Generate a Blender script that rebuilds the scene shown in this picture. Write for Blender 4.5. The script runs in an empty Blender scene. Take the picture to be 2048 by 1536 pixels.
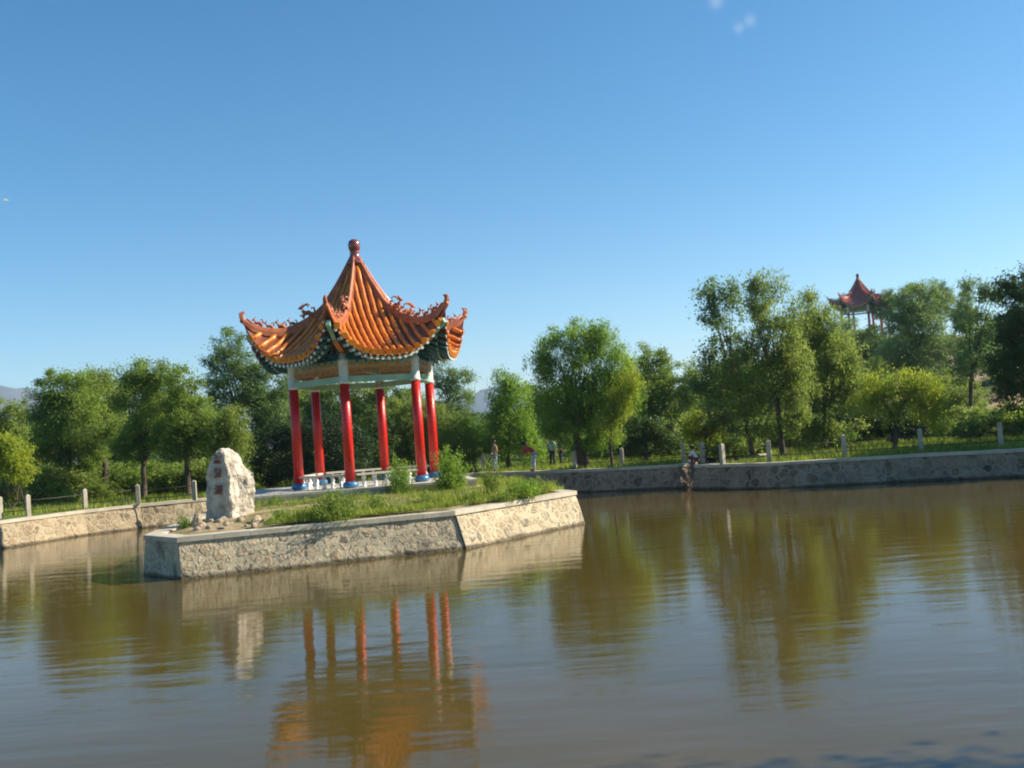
import bpy, math, random
import numpy as np
from mathutils import Vector, Matrix
from mathutils.geometry import tessellate_polygon

# ------------------------------------------------------------------ camera
SC = bpy.context.scene
COL = SC.collection
PITCH, ROLL, FPX, CAMZ = math.radians(2.63), math.radians(4.1), 2000.0, 3.0
CAM = Vector((0, 0, CAMZ))
FW = Vector((0, math.cos(PITCH), math.sin(PITCH)))
U0 = Vector((0, -math.sin(PITCH), math.cos(PITCH)))
RT = Vector((1, 0, 0)) * math.cos(ROLL) - U0 * math.sin(ROLL)
UP = Vector((1, 0, 0)) * math.sin(ROLL) + U0 * math.cos(ROLL)
cd = bpy.data.cameras.new('camera')
cd.sensor_width = 36.0
cd.lens = FPX / 2048 * 36.0
cd.clip_end = 30000
cd.dof.use_dof = True
cd.dof.focus_distance = 33.0
cd.dof.aperture_fstop = 0.75
cam = bpy.data.objects.new('camera', cd)
COL.objects.link(cam)
cam.matrix_world = Matrix(((RT.x, UP.x, -FW.x, CAM.x), (RT.y, UP.y, -FW.y, CAM.y), (RT.z, UP.z, -FW.z, CAM.z), (0, 0, 0, 1)))
SC.camera = cam


def ray(x, y):
    return FW + RT * ((x - 1024) / FPX) + UP * ((768 - y) / FPX)


def at_z(x, y, z):
    d = ray(x, y)
    return CAM + d * ((z - CAM.z) / d.z)


def at_d(x, y, dist):
    d = ray(x, y)
    return CAM + d * (dist / d.y)


# ------------------------------------------------------------------ light
SUN_EL, SUN_AZ = math.radians(33), math.radians(7)      # azimuth measured from +X towards +Y
SUNDIR = Vector((math.cos(SUN_EL) * math.cos(SUN_AZ), math.cos(SUN_EL) * math.sin(SUN_AZ), math.sin(SUN_EL)))
world = bpy.data.worlds.new('World')
SC.world = world
world.use_nodes = True
wn, wl = world.node_tree.nodes, world.node_tree.links
wn.clear()
wo = wn.new('ShaderNodeOutputWorld')
bg = wn.new('ShaderNodeBackground')
bg.inputs['Strength'].default_value = 0.083
sky = wn.new('ShaderNodeTexSky')
sky.sky_type = 'NISHITA'
sky.sun_disc = False
sky.sun_elevation = SUN_EL
sky.sun_rotation = math.pi / 2 - SUN_AZ
sky.altitude = 1200
sky.air_density = 1.0
sky.dust_density = 0.5
sky.ozone_density = 2.5
hs = wn.new('ShaderNodeHueSaturation')
hs.inputs['Saturation'].default_value = 1.32
hs.inputs['Hue'].default_value = 0.492
wl.new(sky.outputs[0], hs.inputs['Color'])
# a few thin wisps of cirrus high on the right
geo = wn.new('ShaderNodeTexCoord')
ns = wn.new('ShaderNodeTexNoise')
ns.inputs['Scale'].default_value = 28.0
ns.inputs['Detail'].default_value = 4
wl.new(geo.outputs['Generated'], ns.inputs['Vector'])
prev = None
for (px, py, rad) in ((1432, 2, 0.011), (1500, 41, 0.009), (1478, 56, 0.008)):
    c = ray(px, py).normalized()
    dn = wn.new('ShaderNodeVectorMath'); dn.operation = 'DISTANCE'
    dn.inputs[1].default_value = c
    wl.new(geo.outputs['Generated'], dn.inputs[0])
    mr = wn.new('ShaderNodeMapRange'); mr.interpolation_type = 'SMOOTHSTEP'
    mr.inputs['From Min'].default_value = 0.0
    mr.inputs['From Max'].default_value = rad
    mr.inputs['To Min'].default_value = 0.4
    mr.inputs['To Max'].default_value = 0.0
    wl.new(dn.outputs['Value'], mr.inputs['Value'])
    if prev is None:
        prev = mr.outputs[0]
    else:
        mx = wn.new('ShaderNodeMath'); mx.operation = 'MAXIMUM'
        wl.new(prev, mx.inputs[0]); wl.new(mr.outputs[0], mx.inputs[1])
        prev = mx.outputs[0]
mm = wn.new('ShaderNodeMath'); mm.operation = 'MULTIPLY'
wl.new(prev, mm.inputs[0]); wl.new(ns.outputs[0], mm.inputs[1])
mix = wn.new('ShaderNodeMix'); mix.data_type = 'RGBA'
mix.inputs['B'].default_value = (5.5, 5.8, 6.2, 1)
wl.new(mm.outputs[0], mix.inputs['Factor'])
wl.new(hs.outputs[0], mix.inputs['A'])
wl.new(mix.outputs['Result'], bg.inputs['Color'])
wl.new(bg.outputs[0], wo.inputs['Surface'])

sl = bpy.data.lights.new('sun', 'SUN')
sl.energy = 5.0
sl.angle = math.radians(0.5)
sl.color = (1.0, 0.91, 0.75)
so = bpy.data.objects.new('sun', sl)
COL.objects.link(so)
so.rotation_euler = SUNDIR.to_track_quat('Z', 'Y').to_euler()
so.location = (20, 0, 30)

SC.view_settings.view_transform = 'Standard'
SC.view_settings.look = 'None'
SC.view_settings.gamma = 1.0
SC.view_settings.exposure = 0.98
SC.cycles.pixel_filter_type = 'BLACKMAN_HARRIS'
SC.cycles.filter_width = 2.0
SC.cycles.max_bounces = 8
SC.cycles.volume_bounces = 0
SC.cycles.use_denoising = True


# ------------------------------------------------------------------ helpers
def tag(o, label=None, cat=None, group=None, kind=None):
    if label: o['label'] = label
    if cat: o['category'] = cat
    if group: o['group'] = group
    if kind: o['kind'] = kind
    return o


def empty(name, loc, rz=0.0, sc=1.0):
    o = bpy.data.objects.new(name, None)
    COL.objects.link(o)
    o.location = loc
    o.rotation_euler = (0, 0, rz)
    o.scale = (sc, sc, sc)
    o.empty_display_size = 0.3
    return o


def fast_mesh(name, V, F, mats=None, smooth=False, fm=None):
    """V (n,3) array; F (m,k) int array."""
    V = np.asarray(V, dtype=np.float32); F = np.asarray(F, dtype=np.int32)
    me = bpy.data.meshes.new(name)
    m, k = F.shape
    me.vertices.add(len(V)); me.vertices.foreach_set('co', V.ravel())
    me.loops.add(m * k); me.loops.foreach_set('vertex_index', F.ravel())
    me.polygons.add(m); me.polygons.foreach_set('loop_start', np.arange(m, dtype=np.int32) * k)
    if smooth: me.polygons.foreach_set('use_smooth', np.ones(m, dtype=bool))
    if fm is not None: me.polygons.foreach_set('material_index', np.asarray(fm, dtype=np.int32))
    for mt in (mats or []): me.materials.append(mt)
    me.update(calc_edges=True)
    me.validate()
    return me


def link(name, me, parent=None):
    o = bpy.data.objects.new(name, me)
    COL.objects.link(o)
    if parent is not None: o.parent = parent
    return o


class MB:
    """collects shapes, links them as ONE mesh object"""
    def __init__(self):
        self.v, self.f, self.m, self.s = [], [], [], []

    def add(self, vs, fs, mi=0, sm=False):
        b = len(self.v)
        self.v += [tuple(p) for p in vs]
        self.f += [tuple(b + i for i in f) for f in fs]
        self.m += [mi] * len(fs); self.s += [sm] * len(fs)
        return self

    def box(self, c, size, rz=0.0, mi=0, taper=1.0):
        x, y, z = size[0] / 2, size[1] / 2, size[2] / 2
        cr, sr = math.cos(rz), math.sin(rz)
        vs = []
        for dz, t in ((-z, 1.0), (z, taper)):
            for dx, dy in ((-x, -y), (x, -y), (x, y), (-x, y)):
                dx *= t; dy *= t
                vs.append((c[0] + dx * cr - dy * sr, c[1] + dx * sr + dy * cr, c[2] + dz))
        return self.add(vs, [(3, 2, 1, 0), (4, 5, 6, 7), (0, 1, 5, 4), (1, 2, 6, 5), (2, 3, 7, 6), (3, 0, 4, 7)], mi)

    def beam(self, a, b, w, h, mi=0):
        """box from a to b, width w (horizontal), height h"""
        a, b = Vector(a), Vector(b)
        d = (b - a).normalized()
        s = d.cross(Vector((0, 0, 1))).normalized() * (w / 2)
        u = s.cross(d).normalized() * (h / 2)
        vs = [a - s - u, a + s - u, a + s + u, a - s + u, b - s - u, b + s - u, b + s + u, b - s + u]
        return self.add(vs, [(0, 1, 2, 3), (7, 6, 5, 4), (4, 5, 1, 0), (5, 6, 2, 1), (6, 7, 3, 2), (7, 4, 0, 3)], mi)

    def tube(self, pts, rad, n=8, mi=0, cap=True, capmi=None):
        pts = [Vector(p) for p in pts]
        if not hasattr(rad, '__len__'): rad = [rad] * len(pts)
        vs, fs = [], []
        ref = None
        for i, p in enumerate(pts):
            d = (pts[min(i + 1, len(pts) - 1)] - pts[max(i - 1, 0)]).normalized()
            if ref is None:
                ref = d.orthogonal().normalized()
            a = (ref - d * ref.dot(d)).normalized()
            ref = a
            b = d.cross(a)
            for k in range(n):
                t = 2 * math.pi * k / n
                vs.append(p + (a * math.cos(t) + b * math.sin(t)) * rad[i])
        for i in range(len(pts) - 1):
            for k in range(n):
                k2 = (k + 1) % n
                fs.append((i * n + k, i * n + k2, (i + 1) * n + k2, (i + 1) * n + k))
        self.add(vs, fs, mi, True)
        if cap:
            b0 = len(self.v) - len(vs)
            cm = mi if capmi is None else capmi
            self.f.append(tuple(b0 + k for k in reversed(range(n)))); self.m.append(cm); self.s.append(False)
            e = b0 + (len(pts) - 1) * n
            self.f.append(tuple(e + k for k in range(n))); self.m.append(cm); self.s.append(False)
        return self

    def lathe(self, prof, n=20, c=(0, 0, 0), mi=0):
        vs, fs = [], []
        for (r, z) in prof:
            for k in range(n):
                t = 2 * math.pi * k / n
                vs.append((c[0] + r * math.cos(t), c[1] + r * math.sin(t), c[2] + z))
        for i in range(len(prof) - 1):
            for k in range(n):
                k2 = (k + 1) % n
                fs.append((i * n + k, i * n + k2, (i + 1) * n + k2, (i + 1) * n + k))
        fs.append(tuple(reversed(range(n))))
        fs.append(tuple((len(prof) - 1) * n + k for k in range(n)))
        return self.add(vs, fs, mi, True)

    def ball(self, c, r, n=10, mi=0, sq=(1, 1, 1)):
        prof = []
        vs, fs = [], []
        m = max(4, n // 2 + 1)
        for i in range(m + 1):
            th = math.pi * i / m
            for k in range(n):
                t = 2 * math.pi * k / n
                vs.append((c[0] + r * sq[0] * math.sin(th) * math.cos(t), c[1] + r * sq[1] * math.sin(th) * math.sin(t), c[2] + r * sq[2] * math.cos(th)))
        for i in range(m):
            for k in range(n):
                k2 = (k + 1) % n
                fs.append((i * n + k, (i + 1) * n + k, (i + 1) * n + k2, i * n + k2))
        return self.add(vs, fs, mi, True)

    def build(self, name, mats, parent=None):
        me = bpy.data.meshes.new(name)
        me.from_pydata(self.v, [], self.f)
        if not isinstance(mats, (list, tuple)): mats = [mats]
        for m in mats: me.materials.append(m)
        me.polygons.foreach_set('material_index', self.m)
        me.polygons.foreach_set('use_smooth', self.s)
        me.update()
        return link(name, me, parent)


# ------------------------------------------------------------------ materials
def mat(name, col, rough=0.6, spec=0.5, metal=0.0, coat=0.0):
    m = bpy.data.materials.new(name)
    m.use_nodes = True
    b = m.node_tree.nodes['Principled BSDF']
    b.inputs['Base Color'].default_value = (*col, 1)
    b.inputs['Roughness'].default_value = rough
    b.inputs['Specular IOR Level'].default_value = spec
    b.inputs['Metallic'].default_value = metal
    b.inputs['Coat Weight'].default_value = coat
    b.inputs['Coat Roughness'].default_value = 0.12
    return m


def ramp(nt, stops):
    r = nt.nodes.new('ShaderNodeValToRGB')
    e = r.color_ramp.elements
    while len(e) < len(stops): e.new(0.5)
    for i, (p, c) in enumerate(stops):
        e[i].position = p
        e[i].color = (*c, 1)
    return r


def coords(nt, scale=(1, 1, 1), kind='Object'):
    tc = nt.nodes.new('ShaderNodeTexCoord')
    mp = nt.nodes.new('ShaderNodeMapping')
    mp.inputs['Scale'].default_value = scale
    nt.links.new(tc.outputs[kind], mp.inputs['Vector'])
    return mp.outputs[0]


def noise(nt, vec, scale, detail=4, rough=0.55):
    n = nt.nodes.new('ShaderNodeTexNoise')
    n.inputs['Scale'].default_value = scale
    n.inputs['Detail'].default_value = detail
    n.inputs['Roughness'].default_value = rough
    nt.links.new(vec, n.inputs['Vector'])
    return n


def bump(nt, h, strength, dist, normal=None):
    b = nt.nodes.new('ShaderNodeBump')
    b.inputs['Strength'].default_value = strength
    b.inputs['Distance'].default_value = dist
    nt.links.new(h, b.inputs['Height'])
    if normal: nt.links.new(normal, b.inputs['Normal'])
    return b.outputs[0]


def nmat(name, stops, scale=3.0, rough=0.8, bs=0.3, bd=0.02, detail=6, spec=0.4, coat=0.0, bscale=None, kind='Object', sc=(1, 1, 1)):
    """noise coloured material with bump"""
    m = mat(name, stops[0][1], rough, spec, 0, coat)
    nt = m.node_tree
    v = coords(nt, sc, kind)
    n = noise(nt, v, scale, detail, 0.6)
    r = ramp(nt, stops)
    nt.links.new(n.outputs[0], r.inputs[0])
    b = nt.nodes['Principled BSDF']
    nt.links.new(r.outputs[0], b.inputs['Base Color'])
    n2 = noise(nt, v, bscale or scale * 4, 5)
    nt.links.new(bump(nt, n2.outputs[0], bs, bd), b.inputs['Normal'])
    return m


def stone_wall_mat(name, mortar, stones, cell=3.3, bias=0.0):
    m = mat(name, mortar, 0.9, 0.25)
    nt = m.node_tree
    L = nt.links.new
    v = coords(nt)
    wob = noise(nt, v, 2.6, 3)
    add = nt.nodes.new('ShaderNodeMixRGB'); add.blend_type = 'ADD'; add.inputs[0].default_value = 0.26
    L(v, add.inputs[1]); L(wob.outputs['Color'], add.inputs[2])
    vo = nt.nodes.new('ShaderNodeTexVoronoi'); vo.feature = 'F1'
    ve = nt.nodes.new('ShaderNodeTexVoronoi'); ve.feature = 'DISTANCE_TO_EDGE'
    for x in (vo, ve):
        x.inputs['Scale'].default_value = cell
        L(add.outputs[0], x.inputs['Vector'])
    sep = nt.nodes.new('ShaderNodeSeparateColor')
    L(vo.outputs['Color'], sep.inputs[0])
    r = ramp(nt, stones)
    L(sep.outputs[0], r.inputs[0])
    # mortar joint width varies from stone to stone
    jm = nt.nodes.new('ShaderNodeMath'); jm.operation = 'MULTIPLY_ADD'
    jm.inputs[1].default_value = -0.15; jm.inputs[2].default_value = 0.02 + bias
    L(sep.outputs[1], jm.inputs[0])
    ad = nt.nodes.new('ShaderNodeMath'); ad.operation = 'ADD'
    L(ve.outputs['Distance'], ad.inputs[0]); L(jm.outputs[0], ad.inputs[1])
    mk = nt.nodes.new('ShaderNodeMapRange')
    mk.inputs['From Min'].default_value = 0.02; mk.inputs['From Max'].default_value = 0.06
    L(ad.outputs[0], mk.inputs['Value'])
    nf = noise(nt, v, 14, 6, 0.65)
    nb = noise(nt, v, 0.9, 3)
    ncov = noise(nt, v, 2.3, 5, 0.7)
    cov = nt.nodes.new('ShaderNodeMapRange')
    cov.inputs['From Min'].default_value = 0.4; cov.inputs['From Max'].default_value = 0.58
    cov.inputs['To Min'].default_value = 0.25; cov.inputs['To Max'].default_value = 0.85
    L(ncov.outputs[0], cov.inputs['Value'])
    mcv = nt.nodes.new('ShaderNodeMath'); mcv.operation = 'MULTIPLY'
    L(mk.outputs[0], mcv.inputs[0]); L(cov.outputs[0], mcv.inputs[1])
    mx = nt.nodes.new('ShaderNodeMix'); mx.data_type = 'RGBA'
    L(mcv.outputs[0], mx.inputs['Factor'])
    mk.inputs['To Max'].default_value = 1.0
    mx.inputs['A'].default_value = (*mortar, 1)
    L(r.outputs[0], mx.inputs['B'])
    gr = ramp(nt, [(0.3, (0.4, 0.37, 0.35)), (0.45, (0.85, 0.83, 0.8)), (0.7, (1.12, 1.11, 1.08))])
    L(nf.outputs[0], gr.inputs[0])
    mu = nt.nodes.new('ShaderNodeMixRGB'); mu.blend_type = 'MULTIPLY'; mu.inputs[0].default_value = 0.8
    L(mx.outputs['Result'], mu.inputs[1]); L(gr.outputs[0], mu.inputs[2])
    gb = ramp(nt, [(0.3, (0.78, 0.76, 0.74)), (0.65, (1.08, 1.06, 1.02))])
    L(nb.outputs[0], gb.inputs[0])
    m2 = nt.nodes.new('ShaderNodeMixRGB'); m2.blend_type = 'MULTIPLY'; m2.inputs[0].default_value = 0.9
    L(mu.outputs[0], m2.inputs[1]); L(gb.outputs[0], m2.inputs[2])
    # wet, algae stained band at the water line
    tc = nt.nodes.new('ShaderNodeNewGeometry')
    sx = nt.nodes.new('ShaderNodeSeparateXYZ'); L(tc.outputs['Position'], sx.inputs[0])
    wz = nt.nodes.new('ShaderNodeMath'); wz.operation = 'MULTIPLY_ADD'; wz.inputs[1].default_value = 0.12
    L(nb.outputs[0], wz.inputs[0]); L(sx.outputs['Z'], wz.inputs[2])
    wr = nt.nodes.new('ShaderNodeMapRange')
    wr.inputs['From Min'].default_value = 0.10; wr.inputs['From Max'].default_value = 0.17
    wr.inputs['To Min'].default_value = 0.3; wr.inputs['To Max'].default_value = 1.0
    L(wz.outputs[0], wr.inputs['Value'])
    m3 = nt.nodes.new('ShaderNodeMixRGB'); m3.blend_type = 'MULTIPLY'; m3.inputs[0].default_value = 1.0
    L(m2.outputs[0], m3.inputs[1]); L(wr.outputs[0], m3.inputs[2])
    b = nt.nodes['Principled BSDF']
    L(m3.outputs[0], b.inputs['Base Color'])
    n1 = bump(nt, mcv.outputs[0], 0.9, 0.06)
    L(bump(nt, nf.outputs[0], 0.7, 0.03, n1), b.inputs['Normal'])
    return m


def leaf_mat(name, dark, light, trans=0.35, tip=None):
    m = bpy.data.materials.new(name)
    m.use_nodes = True
    nt = m.node_tree
    nt.nodes.clear()
    L = nt.links.new
    out = nt.nodes.new('ShaderNodeOutputMaterial')
    g = nt.nodes.new('ShaderNodeNewGeometry')
    tc = nt.nodes.new('ShaderNodeTexCoord')
    n = noise(nt, tc.outputs['Object'], 0.55, 3)
    n.inputs['Detail'].default_value = 2
    ma = nt.nodes.new('ShaderNodeMath'); ma.operation = 'MULTIPLY_ADD'
    ma.inputs[1].default_value = 0.45
    L(g.outputs['Random Per Island'], ma.inputs[0])
    m2 = nt.nodes.new('ShaderNodeMath'); m2.operation = 'MULTIPLY_ADD'; m2.inputs[1].default_value = 1.5; m2.inputs[2].default_value = -0.45
    L(n.outputs[0], m2.inputs[0]); L(m2.outputs[0], ma.inputs[2])
    r = ramp(nt, [(0.15, dark), (0.85, light)])
    L(ma.outputs[0], r.inputs[0])
    d = nt.nodes.new('ShaderNodeBsdfPrincipled')
    d.inputs['Roughness'].default_value = 0.55
    d.inputs['Specular IOR Level'].default_value = 0.3
    t = nt.nodes.new('ShaderNodeBsdfTranslucent')
    L(r.outputs[0], d.inputs['Base Color']); L(r.outputs[0], t.inputs['Color'])
    mx = nt.nodes.new('ShaderNodeMixShader'); mx.inputs[0].default_value = trans
    L(d.outputs[0], mx.inputs[1]); L(t.outputs[0], mx.inputs[2])
    L(mx.outputs[0], out.inputs['Surface'])
    return m


M = {}
M['lawn'] = nmat('lawn', [(0.3, (0.05, 0.075, 0.015)), (0.5, (0.09, 0.13, 0.025)), (0.62, (0.14, 0.17, 0.04)), (0.78, (0.2, 0.16, 0.09))], 0.35, 0.95, 0.6, 0.05, 8, 0.1, bscale=9)
M['soil'] = nmat('soil', [(0.35, (0.13, 0.13, 0.04)), (0.5, (0.26, 0.2, 0.11)), (0.65, (0.4, 0.31, 0.19))], 1.3, 0.95, 0.6, 0.04, 8, 0.1, bscale=12)
M['concrete'] = nmat('concrete', [(0.3, (0.36, 0.31, 0.23)), (0.6, (0.52, 0.46, 0.35)), (0.8, (0.6, 0.54, 0.43))], 1.6, 0.85, 0.4, 0.01, 8, 0.3, bscale=20)
M['post'] = nmat('post_concrete', [(0.3, (0.28, 0.24, 0.18)), (0.7, (0.46, 0.41, 0.32))], 2.2, 0.85, 0.4, 0.01, 6, 0.3, bscale=25)
M['wall_island'] = stone_wall_mat('island_masonry', (0.56, 0.48, 0.34), [(0.0, (0.12, 0.11, 0.1)), (0.1, (0.2, 0.18, 0.15)), (0.17, (0.42, 0.33, 0.22)), (0.5, (0.52, 0.43, 0.29)), (0.75, (0.43, 0.31, 0.19)), (1.0, (0.5, 0.42, 0.3))], 3.6, -0.03)
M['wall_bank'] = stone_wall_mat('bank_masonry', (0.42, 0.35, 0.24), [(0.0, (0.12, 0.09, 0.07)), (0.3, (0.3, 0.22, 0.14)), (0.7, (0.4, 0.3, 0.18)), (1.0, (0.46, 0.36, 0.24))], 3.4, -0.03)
M['wall_shaded'] = stone_wall_mat('shaded_masonry', (0.36, 0.28, 0.2), [(0.0, (0.06, 0.045, 0.04)), (0.3, (0.2, 0.14, 0.1)), (0.7, (0.32, 0.22, 0.15)), (1.0, (0.4, 0.31, 0.22))], 3.2, -0.02)  # far and right walls: their shade is put into darker stone colours
M['bark'] = nmat('bark', [(0.3, (0.05, 0.035, 0.025)), (0.7, (0.13, 0.1, 0.075))], 6, 0.95, 0.8, 0.03, 6, 0.1, sc=(1, 1, 0.25))
M['rail'] = mat('dark_iron_rail', (0.05, 0.035, 0.03), 0.6)
# glazed roof
M['tile'] = nmat('amber_glazed_tile', [(0.25, (0.34, 0.075, 0.006)), (0.5, (0.62, 0.18, 0.01)), (0.75, (0.72, 0.27, 0.02))], 2.2, 0.32, 0.35, 0.012, 7, 0.5, 0.35, bscale=18)
M['pan'] = nmat('shaded_pan_tile', [(0.3, (0.12, 0.025, 0.008)), (0.7, (0.28, 0.07, 0.012))], 3, 0.4, 0.3, 0.01, 6, 0.5, 0.2)  # shade between the tile rows, put into the under-sheet colour
M['ridge'] = nmat('russet_glazed_ridge', [(0.3, (0.25, 0.06, 0.03)), (0.55, (0.42, 0.13, 0.05)), (0.8, (0.52, 0.2, 0.07))], 2.5, 0.48, 0.4, 0.012, 6, 0.4, 0.08, bscale=16)
M['finial'] = nmat('maroon_glaze', [(0.3, (0.16, 0.035, 0.03)), (0.7, (0.26, 0.065, 0.05))], 3, 0.18, 0.1, 0.005, 4, 0.5, 0.6)
M['red'] = nmat('red_mosaic_column', [(0.36, (0.38, 0.006, 0.004)), (0.5, (0.56, 0.01, 0.006)), (0.64, (0.64, 0.025, 0.012))], 24, 0.34, 0.9, 0.012, 3, 0.45, 0.06, bscale=17)
M['blue'] = nmat('blue_painted_base', [(0.35, (0.02, 0.1, 0.24)), (0.7, (0.05, 0.2, 0.38))], 5, 0.35, 0.2, 0.01, 4, 0.5, 0.2)
M['cream'] = nmat('cream_paint', [(0.3, (0.5, 0.52, 0.45)), (0.7, (0.72, 0.72, 0.62))], 5, 0.6, 0.2, 0.01, 4)
M['palegreen'] = nmat('pale_green_paint', [(0.3, (0.2, 0.36, 0.26)), (0.7, (0.34, 0.5, 0.35))], 3, 0.6, 0.2, 0.01, 4)
M['teal'] = nmat('dark_teal_paint', [(0.35, (0.015, 0.07, 0.075)), (0.7, (0.05, 0.17, 0.16))], 4, 0.55, 0.2, 0.01, 4)
M['soffit'] = nmat('dark_red_soffit', [(0.3, (0.09, 0.02, 0.015)), (0.7, (0.2, 0.045, 0.03))], 3, 0.7, 0.2, 0.01, 4)
M['ochre'] = nmat('ochre_paint', [(0.3, (0.42, 0.15, 0.03)), (0.7, (0.6, 0.26, 0.06))], 4, 0.6, 0.2, 0.01, 4)
M['dragonpaint'] = nmat('brown_paint', [(0.35, (0.2, 0.1, 0.04)), (0.6, (0.42, 0.2, 0.06))], 6, 0.6, 0.2, 0.01, 4)
M['white'] = nmat('white_baluster_paint', [(0.3, (0.62, 0.62, 0.58)), (0.7, (0.82, 0.82, 0.78))], 8, 0.5, 0.1, 0.005, 3)
M['bench'] = nmat('bench_slab', [(0.3, (0.42, 0.37, 0.3)), (0.7, (0.62, 0.56, 0.46))], 3, 0.6, 0.2, 0.01, 5)
M['marker'] = nmat('pale_rough_stone', [(0.3, (0.24, 0.2, 0.16)), (0.5, (0.5, 0.43, 0.34)), (0.7, (0.68, 0.61, 0.5))], 2.8, 0.9, 0.95, 0.09, 9, 0.2, bscale=5)
M['inscription'] = mat('faded_red_paint', (0.25, 0.1, 0.075), 0.85)
M['rock'] = nmat('rubble_stone', [(0.3, (0.26, 0.18, 0.12)), (0.5, (0.42, 0.33, 0.23)), (0.7, (0.58, 0.5, 0.38))], 3.2, 0.9, 0.8, 0.04, 8, 0.2, kind='Generated')
M['mountain'] = nmat('bare_mountain', [(0.3, (0.06, 0.06, 0.07)), (0.7, (0.12, 0.11, 0.115))], 0.004, 0.95, 0.5, 20, 8, 0.1)
M['hillm'] = nmat('dry_hillside', [(0.4, (0.08, 0.1, 0.025)), (0.52, (0.3, 0.22, 0.13)), (0.7, (0.42, 0.32, 0.2))], 0.14, 0.95, 0.5, 0.2, 8, 0.1, bscale=2)
LEAF = {
    'mid': leaf_mat('leaf_mid_green', (0.12, 0.185, 0.03), (0.29, 0.39, 0.06), .58),
    'fresh': leaf_mat('leaf_fresh_green', (0.13, 0.24, 0.025), (0.33, 0.48, 0.06), 0.6),
    'yellow': leaf_mat('leaf_yellow_green', (0.21, 0.29, 0.02), (0.48, 0.52, 0.055), 0.6),
    'blue': leaf_mat('leaf_grey_green', (0.1, 0.165, 0.045), (0.25, 0.35, 0.1), 0.57),
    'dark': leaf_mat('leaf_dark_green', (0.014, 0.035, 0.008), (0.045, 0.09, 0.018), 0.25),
    'olive': leaf_mat('leaf_olive', (0.16, 0.22, 0.035), (0.33, 0.41, 0.08), 0.6),
    'grass': leaf_mat('grass_blade', (0.12, 0.18, 0.015), (0.38, 0.44, 0.06), 0.45),
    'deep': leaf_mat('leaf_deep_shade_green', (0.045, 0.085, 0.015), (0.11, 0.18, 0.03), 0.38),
}

# water
wm = mat('pond_water', (0.1, 0.055, 0.016), 0.03, 0.5)
nt = wm.node_tree
b = nt.nodes['Principled BSDF']
b.inputs['IOR'].default_value = 1.33
vw = coords(nt, (0.55, 2.6, 1), 'Object')
vw.node.inputs['Rotation'].default_value = (0, 0, math.radians(5))
n1 = noise(nt, vw, 0.85, 3, 0.5)
n2 = noise(nt, vw, 4.2, 3, 0.5)
vr = coords(nt, (1, 1, 1), 'Object')
npatch = noise(nt, vr, 0.11, 2)
pr = nt.nodes.new('ShaderNodeMapRange')
pr.inputs['From Min'].default_value = 0.38; pr.inputs['From Max'].default_value = 0.62
pr.inputs['To Min'].default_value = 0.12; pr.inputs['To Max'].default_value = 0.6
nt.links.new(npatch.outputs[0], pr.inputs['Value'])
h1 = nt.nodes.new('ShaderNodeMath'); h1.operation = 'MULTIPLY'
nt.links.new(n2.outputs[0], h1.inputs[0]); nt.links.new(pr.outputs[0], h1.inputs[1])
h2 = nt.nodes.new('ShaderNodeMath'); h2.operation = 'MULTIPLY_ADD'; h2.inputs[1].default_value = 0.65
nt.links.new(h1.outputs[0], h2.inputs[0]); nt.links.new(n1.outputs[0], h2.inputs[2])
nt.links.new(bump(nt, h2.outputs[0], 0.6, 0.016), b.inputs['Normal'])
nc = noise(nt, vr, 0.16, 3)
rc = ramp(nt, [(0.35, (0.066, 0.048, 0.008)), (0.65, (0.092, 0.063, 0.017))])
nt.links.new(nc.outputs[0], rc.inputs[0])
nt.links.new(rc.outputs[0], b.inputs['Base Color'])
M['water'] = wm

# ------------------------------------------------------------------ the pond, its banks and walls
P = lambda x, y, z=1.0: at_z(x, y, z)
wl0, wl1, wl2, wl3 = P(-30, 1046), P(168, 1020.5), P(280, 1008.5), P(403, 997)
m0, m1, m2 = P(950, 946), P(1150, 940), P(1356, 929.5)
r0, r1, r2, r3, r4 = P(1390, 930), P(1540, 926), P(1690, 917), P(1842, 908), P(2060, 897)


def xy(p): return (p[0], p[1])


left_line = [(-26, 31.5), xy(wl0), xy(wl1), xy(wl2), xy(wl3), (-10.6, 46.2), (-6.3, 49.0), xy(m0)]
mid_line = [xy(m0), xy(m1), xy(m2), (m2.x + .5, m2.y + .4), (m2.x + 1.8, m2.y + 4.6)]
right_line = [(11.6, 48.2), (10.8, 43.9), xy(r0), xy(r1), xy(r2), xy(r3), xy(r4), (23, 27)]
near_line = [(23, 27), (24, 20), (19, 15), (15, 13.2), (9.4, 11.6), (7.6, 8.0), (7, 2.2), (-20, 2.2), (-31, 8), (-31, 22), (-26, 31.5)]
outline = left_line[:-1] + mid_line + right_line + near_line[1:-1]


def smooth_offset(pts, d):
    """offset an open polyline to its right-hand side by d"""
    out = []
    n = len(pts)
    for i in range(n):
        a = Vector(pts[max(i - 1, 0)]); b_ = Vector(pts[min(i + 1, n - 1)]); p = Vector(pts[i])
        t = (b_ - a).normalized()
        out.append((p.x + t.y * d, p.y - t.x * d))
    return out


def resample(pts, step):
    out = []
    for a, b_ in zip(pts[:-1], pts[1:]):
        a, b_ = Vector(a), Vector(b_)
        n = max(1, int((b_ - a).length / step))
        for k in range(n): out.append(tuple(a + (b_ - a) * (k / n)))
    out.append(tuple(pts[-1]))
    return out


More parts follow.
